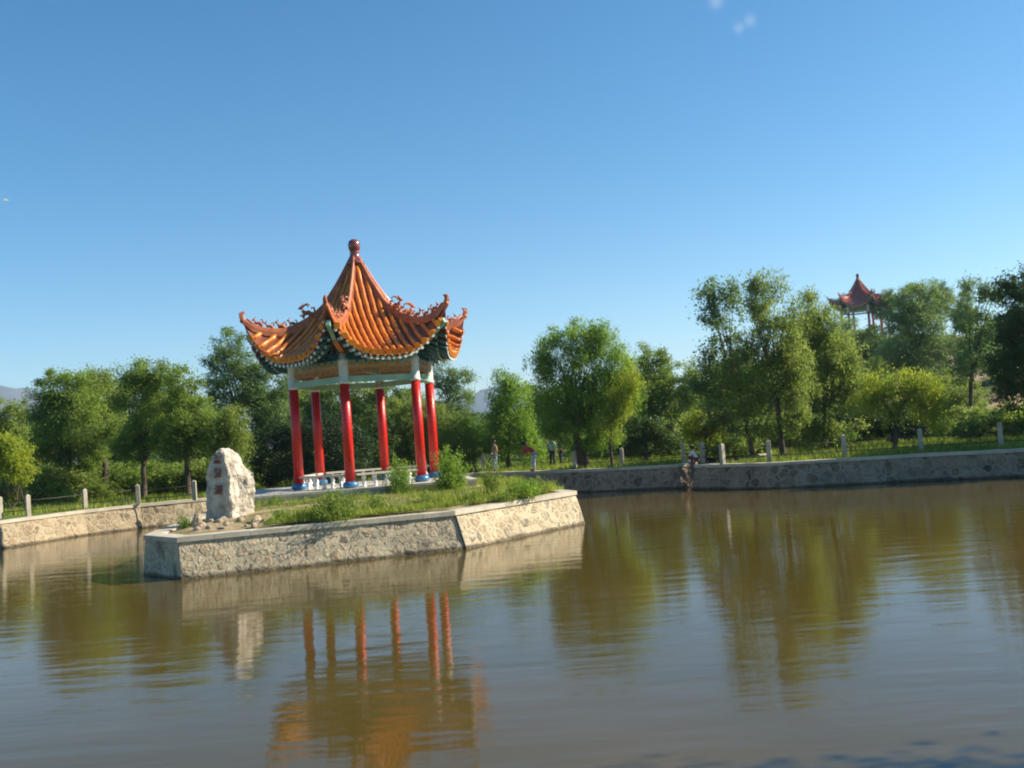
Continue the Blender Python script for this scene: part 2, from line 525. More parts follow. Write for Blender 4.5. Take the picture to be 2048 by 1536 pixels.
def masonry(name, line, label, mt, seed, group='stone walls round the pond', batter=0.22, closed=False, top=1.0, side=1):
    """battered rubble wall; pond lies on the right-hand side of the line"""
    rnd = random.Random(seed)
    base = empty(name, (line[0][0], line[0][1], 0))
    tag(base, label, 'wall', group)
    pts = resample(line, 0.35)
    lev = [(-0.6, batter + 0.12), (0.0, batter), (0.25, batter * .74), (0.5, batter * .48), (0.72, batter * .25), (top - 0.11, 0.0)]
    rows = [smooth_offset(pts, side * o) for (_, o) in lev]
    mb = MB()
    n = len(pts)
    vs, fs = [], []
    for (z, _), row in zip(lev, rows):
        for (x, y) in row:
            j = 0.018
            vs.append((x - line[0][0] + rnd.uniform(-j, j), y - line[0][1] + rnd.uniform(-j, j), z))
    for i in range(len(lev) - 1):
        for k in range(n - 1):
            f = (i * n + k, i * n + k + 1, (i + 1) * n + k + 1, (i + 1) * n + k)
            fs.append(f if side > 0 else f[::-1])
    mb.add(vs, fs, 0, False)
    mb.build('masonry', mt, base)
    # coping slab
    cp = MB()
    o1 = smooth_offset(pts, side * 0.05); o2 = smooth_offset(pts, -side * 0.38)
    vs = []
    for row, z in ((o1, top - 0.11), (o1, top + 0.01), (o2, top + 0.01), (o2, top - 0.11)):
        for (x, y) in row: vs.append((x - line[0][0], y - line[0][1], z + rnd.uniform(-.006, .006)))
    fs = []
    for i in range(4):
        i2 = (i + 1) % 4
        for k in range(n - 1):
            f = (i * n + k, i * n + k + 1, i2 * n + k + 1, i2 * n + k)
            fs.append(f if side > 0 else f[::-1])
    cp.add(vs, fs)
    cp.add([vs[0], vs[n], vs[2 * n], vs[3 * n]], [(0, 1, 2, 3)])
    cp.add([vs[n - 1], vs[2 * n - 1], vs[3 * n - 1], vs[4 * n - 1]], [(0, 1, 2, 3)])
    cp.build('coping', M['concrete'], base)
    return base


# ground sheet with the pond cut out of it
outer = [(-9000, -2000), (9000, -2000), (9000, 9000), (-9000, 9000)]
hole = [Vector((x, y, 0.985)) for (x, y) in outline]
outv = [Vector((x, y, 0.985)) for (x, y) in outer]
tess = tessellate_polygon([outv, hole])
allv = outv + hole
mb = MB()
mb.add(allv, [tuple(t) for t in tess])
g = mb.build('ground', M['lawn'])
for p in g.data.polygons:
    if p.normal.z < 0: p.flip()
g['kind'] = 'structure'
mb = MB(); mb.add([(-60, 0, 0), (60, 0, 0), (60, 75, 0), (-60, 75, 0)], [(0, 1, 2, 3)])
w = mb.build('water', M['water']); w['kind'] = 'structure'
mb = MB(); mb.add([(-60, 0, -1.2), (60, 0, -1.2), (60, 75, -1.2), (-60, 75, -1.2)], [(0, 1, 2, 3)])
w = mb.build('pond_bed', M['soil']); w['kind'] = 'structure'

masonry('retaining_wall', left_line, 'sunlit cream rubble wall along the left bank, posts standing on its coping', M['wall_bank'], 1)
masonry('retaining_wall', mid_line, 'shaded rubble wall along the far bank between the island and the inlet', M['wall_shaded'], 2)
masonry('retaining_wall', right_line, 'long shaded brown rubble wall running along the right bank', M['wall_shaded'], 3)
masonry('retaining_wall', near_line, 'rubble wall of the near bank below the viewer', M['wall_bank'], 4)

# hill on the right, mountains far behind
def hill_h(x, y):
    h = 11.6 * math.exp(-(((x - 52) / 24) ** 2 + ((y - 138) / 34) ** 2))
    h += 3.5 * math.exp(-(((x - 62) / 26) ** 2 + ((y - 86) / 22) ** 2))
    return h


def ground_z(x, y):
    return 1.0 + max(0.0, hill_h(x, y) - 0.25)


vs, fs = [], []
NX, NY = 60, 60
rnd = random.Random(5)
for j in range(NY + 1):
    for i in range(NX + 1):
        x = -20 + 160 * i / NX; y = 50 + 190 * j / NY
        vs.append((x, y, 1.0 + hill_h(x, y) - 0.25 + rnd.uniform(-.05, .05) * (hill_h(x, y) > .4)))
for j in range(NY):
    for i in range(NX):
        a = j * (NX + 1) + i
        fs.append((a, a + 1, a + NX + 2, a + NX + 1))
mb = MB(); mb.add(vs, fs, 0, True)
mb.build('hill', M['hillm'])['kind'] = 'structure'


def mountains(name, x0, x1, dist, hfun, seed):
    rnd = random.Random(seed)
    n, rows = 120, 10
    ph = [rnd.uniform(0, 6.3) for _ in range(8)]
    vs, fs = [], []
    for j in range(rows + 1):
        t = j / rows
        for i in range(n + 1):
            x = x0 + (x1 - x0) * i / n
            h = hfun(x) * (1 + 0.10 * math.sin(x / 90 + ph[0]) + 0.06 * math.sin(x / 37 + ph[1]) + 0.03 * math.sin(x / 14 + ph[2]))
            prof = math.sin(t * math.pi) ** 0.9
            z = 1 + h * prof * (1 + 0.12 * math.sin(x / 50 + t * 9 + ph[3]) * (1 - abs(2 * t - 1)))
            vs.append((x, dist + 900 * (t - 0.5) + 60 * math.sin(x / 70 + ph[4]), z - 3 * (j in (0, rows))))
    for j in range(rows):
        for i in range(n):
            a = j * (n + 1) + i
            fs.append((a, a + 1, a + n + 2, a + n + 1))
    mb = MB(); mb.add(vs, fs, 0, True)
    o = mb.build(name, M['mountain']); o['kind'] = 'structure'
    return o


def hf(x):
    left = 195 * math.exp(-((x + 1530) / 190) ** 2) + 135 * math.exp(-((x + 2150) / 450) ** 2)
    mid = 105 * math.exp(-((x + 130) / 300) ** 2)
    right = 60 * math.exp(-((x - 900) / 600) ** 2)
    return 12 + left + mid + right + 45 * math.exp(-((x + 1000) / 500) ** 2)


mountains('mountain_range', -3400, 2600, 3100, hf, 3)

# ------------------------------------------------------------------ island
A, B, C, D, E = P(291, 1070), P(357, 1075), P(908, 1022), P(1150, 982), P(1072, 975)
isl = [xy(A), xy(B), xy(C), xy(D), xy(E), (0.2, 38.0), (-3.5, 41.3), (-8.5, 40.5), (-10.6, 34.5)]
iline = isl + [isl[0]]
# pond lies to the right of the line seen in reverse: walk it clockwise from above
rev = iline[::-1]


def island():
    base = empty('island', (-5, 31, 0))
    base['kind'] = 'structure'
    rnd = random.Random(9)
    n = len(isl)
    cen = Vector((sum(p[0] for p in isl) / n, sum(p[1] for p in isl) / n))
    corners = [Vector(p) for p in isl]

    ew = [.15, .55, .9, .7, 1, 1, 1, 1, .5]

    def offs(o, even=False):
        res = []
        for i in range(n):
            p, a, b_ = corners[i], corners[i - 1], corners[(i + 1) % n]
            t1 = (p - a).normalized(); t2 = (b_ - p).normalized()
            n1_ = Vector((t1.y, -t1.x)); n2_ = Vector((t2.y, -t2.x))
            o1, o2 = (o, o) if even else (o * ew[i - 1], o * ew[i])
            det = n1_.x * n2_.y - n1_.y * n2_.x
            if abs(det) < .12:
                res.append(p + n2_ * o2)
            else:
                res.append(p + Vector(((o1 * n2_.y - o2 * n1_.y) / det, (n1_.x * o2 - n2_.x * o1) / det)))
        return res

    lev = [(-0.7, 0.4), (0.0, 0.27), (0.25, 0.2), (0.5, 0.13), (0.7, 0.07), (0.88, 0.0)]
    mb = MB()
    for i in range(n):
        L = (corners[(i + 1) % n] - corners[i]).length
        m = max(2, int(L / 0.3))
        vs, fs = [], []
        for z, o in lev:
            r = offs(o)
            for k in range(m + 1):
                p = r[i].lerp(r[(i + 1) % n], k / m)
                j = 0.016 if 0 < k < m else 0
                vs.append((p.x + 5 + rnd.uniform(-j, j), p.y - 31 + rnd.uniform(-j, j), z))
        for a in range(len(lev) - 1):
            for k in range(m):
                fs.append((a * (m + 1) + k, a * (m + 1) + k + 1, (a + 1) * (m + 1) + k + 1, (a + 1) * (m + 1) + k))
        mb.add(vs, fs)
    t = empty('island_wall', (-5, 31, 0))
    tag(t, 'cream rubble retaining wall with concrete coping round the pavilion island', 'wall')
    mb.build('masonry', M['wall_island'], t)
    # expansion joint at the bend of the wall
    jb = MB()
    c1, c0 = offs(0.29)[2], offs(0.008)[2]
    jb.beam((c1.x + 5, c1.y - 31, -0.05), (c0.x + 5, c0.y - 31, 0.985), 0.045, 0.03)
    jb.build('expansion_joint', mat('dark_joint', (0.05, 0.045, 0.04), 0.9), t)
    cp = MB()
    ro, ri = offs(0.05, True), offs(-0.42, True)
    for i in range(n):
        i2 = (i + 1) % n
        a0, a1, b0, b1 = ro[i], ro[i2], ri[i], ri[i2]
        L = (corners[i2] - corners[i]).length
        m = max(2, int(L / 0.8))
        for k in range(m):
            f0, f1 = k / m, (k + 1) / m - (0.012 / L if k < m - 1 else 0)
            q = [a0.lerp(a1, f0), a0.lerp(a1, f1), b0.lerp(b1, f1), b0.lerp(b1, f0)]
            h = 1.005 + rnd.uniform(-.006, .006)
            vs = [(p.x + 5, p.y - 31, 0.885) for p in q] + [(p.x + 5, p.y - 31, h) for p in q]
            cp.add(vs, [(3, 2, 1, 0), (4, 5, 6, 7), (0, 1, 5, 4), (1, 2, 6, 5), (2, 3, 7, 6), (3, 0, 4, 7)])
    cp.build('coping', M['concrete'], t)
    # soil with a gentle mound
    rings = []
    for fr in (0.0, 0.08, 0.2, 0.4, 0.65, 1.0):
        rings.append(fr)
    cc = Vector((-4.8, 32.5))
    inner = offs(-0.40, True)
    dense = []
    for i in range(n):
        m = 10
        for k in range(m): dense.append(inner[i].lerp(inner[(i + 1) % n], k / m))
    vs, fs = [], []
    for fr in rings:
        for p in dense:
            q = p.lerp(cc, fr)
            z = 0.955 + 0.26 * min(1, fr * 3.2) + (rnd.uniform(-.03, .03) if fr > 0 else 0)
            vs.append((q.x + 5, q.y - 31, z))
    N = len(dense)
    for a in range(len(rings) - 1):
        for k in range(N):
            fs.append((a * N + k, a * N + (k + 1) % N, (a + 1) * N + (k + 1) % N, (a + 1) * N + k))
    sb = MB(); sb.add(vs, fs, 0, True)
    s = sb.build('island_soil', M['soil'], base)
    return base


island()


def in_poly(x, y, poly):
    c = False
    j = len(poly) - 1
    for i in range(len(poly)):
        xi, yi = poly[i][:2]; xj, yj = poly[j][:2]
        if (yi > y) != (yj > y) and x < (xj - xi) * (y - yi) / (yj - yi) + xi: c = not c
        j = i
    return c


# platform under the pavilion
PZ = 1.46
PC = at_z(739, 967, PZ)                    # centre of the pavilion floor
q0, q1 = at_z(470, 996, PZ), at_z(955, 957.5, PZ)
ev = (Vector(xy(q1)) - Vector(xy(q0))).normalized()
nv = Vector((-ev.y, ev.x))
depth = 5.6
corn = [Vector(xy(q0)), Vector(xy(q1)), Vector(xy(q1)) + nv * depth, Vector(xy(q0)) + nv * depth]
c = sum((p for p in corn), Vector((0, 0))) / 4
plat = empty('platform', (c.x, c.y, 1.0), math.atan2(ev.y, ev.x))
tag(plat, 'low concrete platform carrying the orange roofed pavilion on the island', 'platform')
W_ = (corn[1] - corn[0]).length
mb = MB(); mb.box((0, 0, 0.13), (W_ - .1, depth - .1, 0.5)); mb.build('plinth', M['concrete'], plat)
mb = MB(); mb.box((0, 0, 0.42), (W_, depth, 0.08)); mb.build('floor_slab', M['bench'], plat)

# ------------------------------------------------------------------ pavilion
T30 = math.tan(math.radians(30))
FP = [(0.1, 9.45), (0.45, 8.75), (0.8, 8.12), (1.3, 7.38), (2.0, 6.68), (2.7, 6.16), (3.35, 5.80), (4.0, 5.6)]
LP = [(0.0, 0.0), (0.8, 0.02), (1.3, 0.08), (2.0, 0.32), (2.8, 0.78), (3.2, 1.18), (3.52, 1.55), (4, 2.1)]


def lerp_table(t, x):
    return float(np.interp(x, [a for a, _ in t], [b_ for _, b_ in t]))


FPs = np.interp(np.linspace(0.1, 4, 200), [a for a, _ in FP], [b_ for _, b_ in FP])
k_ = np.ones(15) / 15
FPs = np.convolve(np.pad(FPs, 7, mode='reflect', reflect_type='odd'), k_, 'valid')
LPs = np.interp(np.linspace(0.0, 4, 200), [a for a, _ in LP], [b_ for _, b_ in LP])
LPs = np.convolve(np.pad(LPs, 7, mode='reflect', reflect_type='odd'), k_, 'valid')


def roofz(p, s):
    u = min(1.0, abs(s) / max(1e-4, p * T30))
    return float(np.interp(p, np.linspace(0.1, 4, 200), FPs)) + float(np.interp(p, np.linspace(0, 4, 200), LPs)) * u ** 2.9


def Pe(u): return 3.3 + 0.22 * abs(u) ** 3


SC_ = Pe(1) * T30
ANG0 = math.radians(24.1)
CR = 2.5                                    # column circle radius


def frame(k):
    """unit normal and tangent of roof face k (between vertices k and k+1)"""
    a = ANG0 + math.radians(60 * k + 30)
    return Vector((math.cos(a), math.sin(a), 0)), Vector((-math.sin(a), math.cos(a), 0))


def build_pavilion():
    """local origin: centre of the floor; heights below are world heights, so subtract PZ"""
    root = empty('pavilion', (PC.x, PC.y, PZ))
    Z = -PZ
    # tiled roof: under-sheet and tile rows, one continuous surface
    tl = MB()
    for k in range(6):
        nr, tg = frame(k)
        # sheet
        nt_, nu = 22, 26
        vs, fs = [], []
        for i in range(nt_ + 1):
            for j in range(nu + 1):
                u = -1 + 2 * j / nu
                p = 0.1 + (Pe(u) - 0.1) * i / nt_
                s = u * p * T30
                q = nr * p + tg * s
                vs.append((q.x, q.y, roofz(p, s) + Z))
        for i in range(nt_):
            for j in range(nu):
                a = i * (nu + 1) + j
                fs.append((a, a + nu + 1, a + nu + 2, a + 1))
        tl.add(vs, fs, 1, True)
        # rows of round tiles
        rows = int(SC_ / 0.245)
        for j in range(-rows, rows + 1):
            s = j * 0.245
            if abs(s) > SC_ - 0.07: continue
            pe = Pe(s / SC_)
            ps = max(0.22, abs(s) / T30 + 0.1)
            if pe - ps < 0.12: continue
            pts, rad = [], []
            m = max(2, int((pe - ps) / 0.11))
            for i in range(m + 1):
                p = ps + (pe + 0.03 - ps) * i / m
                q = nr * p + tg * s
                pts.append((q.x, q.y, roofz(p, s) + Z + 0.035))
                rad.append((0.074, 0.092, 0.084)[i % 3])
            tl.tube(pts, rad, 7, 0)
            # round end tile with rim
            q = nr * (pe + 0.05) + tg * s
            z = roofz(pe, s) + Z + 0.03
            tl.tube([(q.x, q.y, z), (q.x + nr.x * 0.03, q.y + nr.y * 0.03, z - 0.01)], 0.108, 10, 0)
            # drip tile between rows
            s2 = s + 0.1225
            if abs(s2) < SC_ - 0.05:
                pe2 = Pe(s2 / SC_)
                q = nr * (pe2 + 0.03) + tg * s2
                z = roofz(pe2, s2) + Z
                t = tg * 0.09
                o = nr * 0.02
                vs = [q - t, q + t, q + t * 0.6, q, q - t * 0.6]
                zz = [0.0, 0.0, -0.07, -0.12, -0.07]
                vs = [(a.x, a.y, z + b_) for a, b_ in zip(vs, zz)] + [(a.x + o.x, a.y + o.y, z + b_) for a, b_ in zip(vs, zz)]
                tl.add(vs, [(4, 3, 2, 1, 0), (5, 6, 7, 8, 9), (0, 1, 6, 5), (1, 2, 7, 6), (2, 3, 8, 7), (3, 4, 9, 8), (4, 0, 5, 9)])
    roof = tl.build('tiled_roof', [M['tile'], M['pan']], root)
    # soffit, inside of the roof
    sf = MB()
    for k in range(6):
        nr, tg = frame(k)
        nt_, nu = 14, 18
        vs, fs = [], []
        for i in range(nt_ + 1):
            for j in range(nu + 1):
                u = -1 + 2 * j / nu
                p = 0.3 + (Pe(u) - 0.02 - 0.3) * i / nt_
                s = u * p * T30
                q = nr * p + tg * s
                vs.append((q.x, q.y, roofz(p, s) + Z - 0.085))
        for i in range(nt_):
            for j in range(nu):
                a = i * (nu + 1) + j
                fs.append((a, a + 1, a + nu + 2, a + nu + 1))
        # closing lip between tile sheet and soffit
        b0 = len(vs)
        for j in range(nu + 1):
            u = -1 + 2 * j / nu
            p = Pe(u); s = u * p * T30; q = nr * p + tg * s
            vs.append((q.x, q.y, roofz(p, s) + Z - 0.004))
        for j in range(nu):
            a = nt_ * (nu + 1) + j
            fs.append((a, a + 1, b0 + j + 1, b0 + j))
        sf.add(vs, fs, 0, True)
    sf.build('soffit', M['soffit'], root)
    # rafters: two tiers, cream ends, one row per side of the roof
    for k in range(6):
        nr, tg = frame(k)
        rf = MB()
        rows = int(SC_ / 0.195)
        for j in range(-rows, rows + 1):
            s = j * 0.195
            if abs(s) > SC_ - 0.1: continue
            u = s / SC_
            pe = Pe(u)
            for (d0, d1, dz, rr) in ((0.02, 1.0, -0.175, 0.06), (0.36, 1.5, -0.34, 0.064)):
                p1 = max(abs(s) / T30 + 0.1, pe - d1)
                p0 = pe - d0
                if p0 - p1 < 0.1: continue
                pts = []
                for i in range(4):
                    p = p0 + (p1 - p0) * i / 3
                    q = nr * p + tg * s
                    pts.append((q.x, q.y, roofz(p, s) + Z + dz))
                rf.tube(pts, rr, 7, 0, True, 0)
                q = nr * (p0 + 0.004) + tg * s
                z = roofz(p0, s) + Z + dz
                rf.tube([(q.x, q.y, z), (q.x + nr.x * .02, q.y + nr.y * .02, z)], rr * 0.98, 8, 1)
        rf.build('rafter_row', [M['teal'], M['cream']], root)
    # hips
    hip = [(0.13, 9.66), (0.3, 9.36), (0.5, 9.0), (0.72, 8.64), (0.95, 8.3), (1.27, 7.86), (1.6, 7.56), (1.95, 7.34), (2.4, 7.13), (2.85, 7.03), (3.3, 7.06), (3.7, 7.2), (3.98, 7.42), (4.1, 7.6), (4.13, 7.66), (4.11, 7.7)]
    HR = [a for a, _ in hip]; HZ = [b_ for _, b_ in hip]
    for k in range(6):
        a = ANG0 + math.radians(60 * k)
        rd = Vector((math.cos(a), math.sin(a), 0)); td = Vector((-math.sin(a), math.cos(a), 0))
        rb = MB()
        n = len(hip)
        vs, fs = [], []
        prof = [(-0.11, -0.22), (-0.11, -0.06), (-0.075, -0.05), (-0.075, -0.03), (-0.06, 0.0), (0.06, 0.0), (0.075, -0.03), (0.075, -0.05), (0.11, -0.06), (0.11, -0.22)]
        for i, (r, z) in enumerate(hip):
            f = 1.0 if i < n - 4 else (0.75, 0.55, 0.36, 0.2)[i - n + 4]
            f *= 0.62 + 0.38 * min(1, r / 1.2)
            i0, i1 = max(0, i - 1), min(n - 1, i + 1)
            tx, tz = hip[i1][0] - hip[i0][0], hip[i1][1] - hip[i0][1]
            l = math.hypot(tx, tz); nx, nz = -tz / l, tx / l
            for (w_, h_) in prof:
                q = rd * (r + nx * h_ * f) + td * (w_ * f)
                vs.append((q.x, q.y, z + nz * h_ * f + Z))
        m = len(prof)
        for i in range(n - 1):
            for j in range(m):
                j2 = (j + 1) % m
                fs.append((i * m + j, (i + 1) * m + j, (i + 1) * m + j2, i * m + j2))
        fs.append(tuple(range(m))); fs.append(tuple(reversed(range((n - 1) * m, n * m))))
        rb.add(vs, fs, 0, False)
        # moulding roll along the top
        rb.tube([(rd.x * r, rd.y * r, z + 0.01 + Z) for r, z in hip[:-3]], [0.05 + 0.02 * min(1, r) for r, _ in hip[:-3]], 7, 0)
        ridge = rb.build('hip_ridge', M['ridge'], root)

        def orn(r, h, seed, big=False):
            """glazed ridge beast: haunches, curved back, raised head with crest, curled tail"""
            z = float(np.interp(r, HR, HZ)) + Z + 0.02
            ob = MB()
            P_ = lambda dr, dz, dt=0.0: tuple(rd * (r + dr) + td * dt + Vector((0, 0, z + dz)))
            ob.tube([P_(-.35 * h, 0), P_(-.3 * h, .3 * h), P_(-.05 * h, .45 * h), P_(.2 * h, .4 * h), P_(.35 * h, .62 * h)], [.17 * h, .2 * h, .19 * h, .17 * h, .11 * h], 7)
            ob.ball(P_(.42 * h, .78 * h), .15 * h, 8, 0, (1, 1, .9))
            ob.tube([P_(.46 * h, .76 * h), P_(.62 * h, .7 * h)], [.09 * h, .05 * h], 6)
            ob.tube([P_(.38 * h, .88 * h), P_(.26 * h, 1.02 * h), P_(.32 * h, 1.14 * h)], [.06 * h, .045 * h, .02 * h], 5)
            ob.tube([P_(-.32 * h, .3 * h), P_(-.55 * h, .5 * h), P_(-.5 * h, .78 * h), P_(-.32 * h, .8 * h), P_(-.3 * h, .66 * h)], [.1 * h, .09 * h, .075 * h, .055 * h, .03 * h], 6)
            ob.tube([P_(.22 * h, .4 * h), P_(.28 * h, 0)], [.1 * h, .07 * h], 6)
            if big:
                for sgn in (-1, 1):
                    ob.tube([P_(.3 * h, .85 * h, .05 * h * sgn), P_(.05 * h, 1.05 * h, .2 * h * sgn), P_(-.15 * h, .95 * h, .28 * h * sgn), P_(-.1 * h, .82 * h, .3 * h * sgn)], [.07 * h, .06 * h, .045 * h, .02 * h], 5)
                    ob.tube([P_(.1 * h, .35 * h, .1 * h * sgn), P_(.3 * h, .2 * h, .3 * h * sgn), P_(.5 * h, .3 * h, .32 * h * sgn)], [.1 * h, .08 * h, .03 * h], 5)
            ob.build('ridge_ornament', M['ridge'], ridge)
        orn(1.85, 0.5, k, True)
        for i, (r, h) in enumerate(((2.4, .3), (2.8, .34), (3.2, .3), (3.58, .32))):
            orn(r, h, i)
        # upturned horn at the tip
        hb = MB()
        hp = [(3.92, 7.28), (4.04, 7.38), (4.1, 7.5), (4.1, 7.62), (4.05, 7.7), (3.99, 7.69)]
        hb.tube([(rd.x * r, rd.y * r, z + Z) for r, z in hp], [.1, .085, .062, .05, .038, .02], 8)
        hb.ball((rd.x * 4.1, rd.y * 4.1, 7.4 + Z), 0.1, 8)
        hb.build('ridge_horn', M['ridge'], ridge)
        # corner beam beneath
        cb = MB()
        cb.beam(rd * 2.2 + Vector((0, 0, 5.98 + Z)), rd * 3.3 + Vector((0, 0, 6.40 + Z)), 0.17, 0.24, 0)
        cb.beam(rd * 3.3 + Vector((0, 0, 6.42 + Z)), rd * 3.98 + Vector((0, 0, 6.86 + Z)), 0.14, 0.2, 1)
        cb.build('corner_beam', [M['ochre'], M['palegreen']], root)
    # finial
    fb = MB()
    fb.lathe([(.34, 9.35), (.3, 9.45), (.22, 9.52), (.21, 9.6), (.18, 9.7), (.165, 9.78), (.185, 9.81), (.17, 9.84)], 20, (0, 0, Z))
    fb.lathe([(.15, 9.84), (.18, 9.87), (.215, 9.95), (.225, 10.05), (.21, 10.15), (.16, 10.24), (.07, 10.28), (.02, 10.285)], 24, (0, 0, Z))
    fb.build('finial', M['finial'], root)
    # columns
    cols = []
    for k in range(6):
        a = ANG0 + math.radians(60 * k)
        cx, cy = CR * math.cos(a), CR * math.sin(a)
        cols.append(Vector((cx, cy, 0)))
        cb = MB(); cb.lathe([(.17, 0.2), (.168, 2), (.16, 3.5)], 20, (cx, cy, 0))
        co = cb.build('column', M['red'], root)
        bb = MB(); bb.lathe([(.2, 0.0), (.25, .04), (.27, .1), (.25, .17), (.2, .21), (.165, .22)], 20, (cx, cy, 0)); bb.build('column_base', M['blue'], co)
        tb = MB(); tb.lathe([(.178, 3.48), (.178, 3.56), (.16, 3.57), (.16, 4.2), (.175, 4.22), (.175, 4.3), (.13, 4.31), (.13, 4.5)], 20, (cx, cy, 0)); tb.build('column_capital', M['cream'], co)
    # beams, friezes and the bracket band between columns
    for k in range(6):
        a, b_ = cols[k], cols[(k + 1) % 6]
        d = (b_ - a).normalized(); L = (b_ - a).length
        out = Vector((d.y, -d.x, 0))
        if out.dot(a + b_) < 0: out = -out
        p0, p1 = a + d * 0.15, b_ - d * 0.15
        z = lambda h: Vector((0, 0, h + Z))
        lb = MB(); lb.beam(p0 + z(5.09), p1 + z(5.09), 0.15, 0.2)
        lb.build('lintel_beam', M['palegreen'], root)
        fr = MB()
        fr.beam(p0 + z(5.37), p1 + z(5.37), 0.09, 0.14, 0)
        fr.beam(p0 + z(5.475), p1 + z(5.475), 0.12, 0.07, 1)
        fr.beam(p0 + z(5.62), p1 + z(5.62), 0.11, 0.22, 2)
        n = 7
        for i in range(n):                       # painted lozenges, raised a little
            t = (i + 0.5) / n
            cpt = p0.lerp(p1, t)
            w_ = (L - .3) / n * 0.46
            for sgn in (1, -1):
                o0 = out * sgn * 0.054; o1 = out * sgn * 0.062
                vs = []
                for o in (o0, o1):
                    vs += [cpt - d * w_ + o + z(5.535), cpt + d * w_ + o + z(5.535), cpt + o + z(5.70)]
                f = [(0, 1, 4, 3), (1, 2, 5, 4), (2, 0, 3, 5), (3, 4, 5), (2, 1, 0)]
                fr.add(vs, f, 1)
                if i < n - 1:
                    e = cpt + d * (L - .3) / n * 0.5
                    vs = []
                    for o in (o0, o1):
                        vs += [e - d * w_ * .5 + o + z(5.715), e + o + z(5.6), e + d * w_ * .5 + o + z(5.715)]
                    fr.add(vs, f, 3)
        fr.build('painted_frieze', [M['dragonpaint'], M['ochre'], M['palegreen'], M['blue']], root)
        bk = MB()
        bk.beam(p0 - d * .1 + z(5.84), p1 + d * .1 + z(5.84), 0.16, 0.22, 0)
        nb_ = 6
        for i in range(nb_):
            t = (i + .5) / nb_
            c_ = p0.lerp(p1, t)
            for q in range(3):
                w_ = 0.1 + 0.05 * q
                bk.box(tuple(c_ + out * (0.1 + .05 * q) + z(5.78 + .08 * q)), (w_, 0.1 + .09 * q, 0.06), math.atan2(d.y, d.x), 1 if q % 2 else 0)
        bk.build('bracket_band', [M['teal'], M['blue']], root)
        # bench with turned balusters on all sides but the entrance
        if k != 5:
            sb = MB()
            sb.beam(p0 + d * .04 + Vector((0, 0, .43)), p1 - d * .04 + Vector((0, 0, .43)), 0.34, 0.06)
            seat = sb.build('bench_seat', M['bench'], root)
            nb2 = 5
            for i in range(nb2):
                t = (i + .8) / (nb2 + .6)
                c_ = p0.lerp(p1, t)
                bl = MB()
                bl.lathe([(.075, 0.0), (.075, .035), (.04, .06), (.075, .13), (.078, .17), (.042, .25), (.036, .31), (.06, .34), (.06, .395)], 12, (c_.x, c_.y, 0))
                bl.build('baluster', M['white'], seat)
    # ceiling ring tie beams inside
    tb = MB()
    for k in range(3):
        tb.beam(cols[k] * .95 + Vector((0, 0, 5.55 + Z + .03 * k)), cols[k + 3] * .95 + Vector((0, 0, 5.55 + Z + .03 * k)), .12, .2)
    tb.build('tie_beam', M['palegreen'], root)
    return root


pav = build_pavilion()
tag(pav, 'six sided open pavilion with orange glazed roof and red columns on the island', 'pavilion')


def copy_tree(o, parent=None):
    c = o.copy()
    COL.objects.link(c)
    if parent is not None: c.parent = parent
    for ch in [x for x in bpy.data.objects if x.parent == o]:
        copy_tree(ch, c)
    return c


# distant pavilion on the hill: same build, on a darker roof
FD = 133.0
fp = at_d(1727, 690, FD)
far = copy_tree(pav)
far.location = (fp.x, fp.y, 20.3 - (10.05 - PZ))
far.rotation_euler = (0, 0, math.radians(9))
far['label'] = 'distant dark red roofed pavilion rising above the trees on the hill at right'
dark_tile = nmat('dark_red_glazed_tile', [(0.3, (0.26, 0.05, 0.025)), (0.7, (0.46, 0.11, 0.045))], 2.2, 0.15, 0.2, 0.01, 6, 0.5, 0.8)
repl = {}
for ch in [x for x in bpy.data.objects if x.parent == far]:
    if ch.name.split('.')[0] in ('tiled_roof', 'hip_ridge'):
        me = ch.data.copy(); [me.materials.__setitem__(q_, dark_tile) for q_ in range(len(me.materials))]; ch.data = me
        for s_ in ch.children:
            key = s_.data.name
            if key not in repl:
                repl[key] = s_.data.copy(); repl[key].materials[0] = dark_tile
            s_.data = repl[key]
mb = MB(); mb.lathe([(5.2, -3.0), (5.2, -0.02)], 6, (far.location.x, far.location.y, far.location.z))
tag(mb.build('hill_platform', M['concrete']), 'concrete platform beneath the distant pavilion on the hill', 'platform')

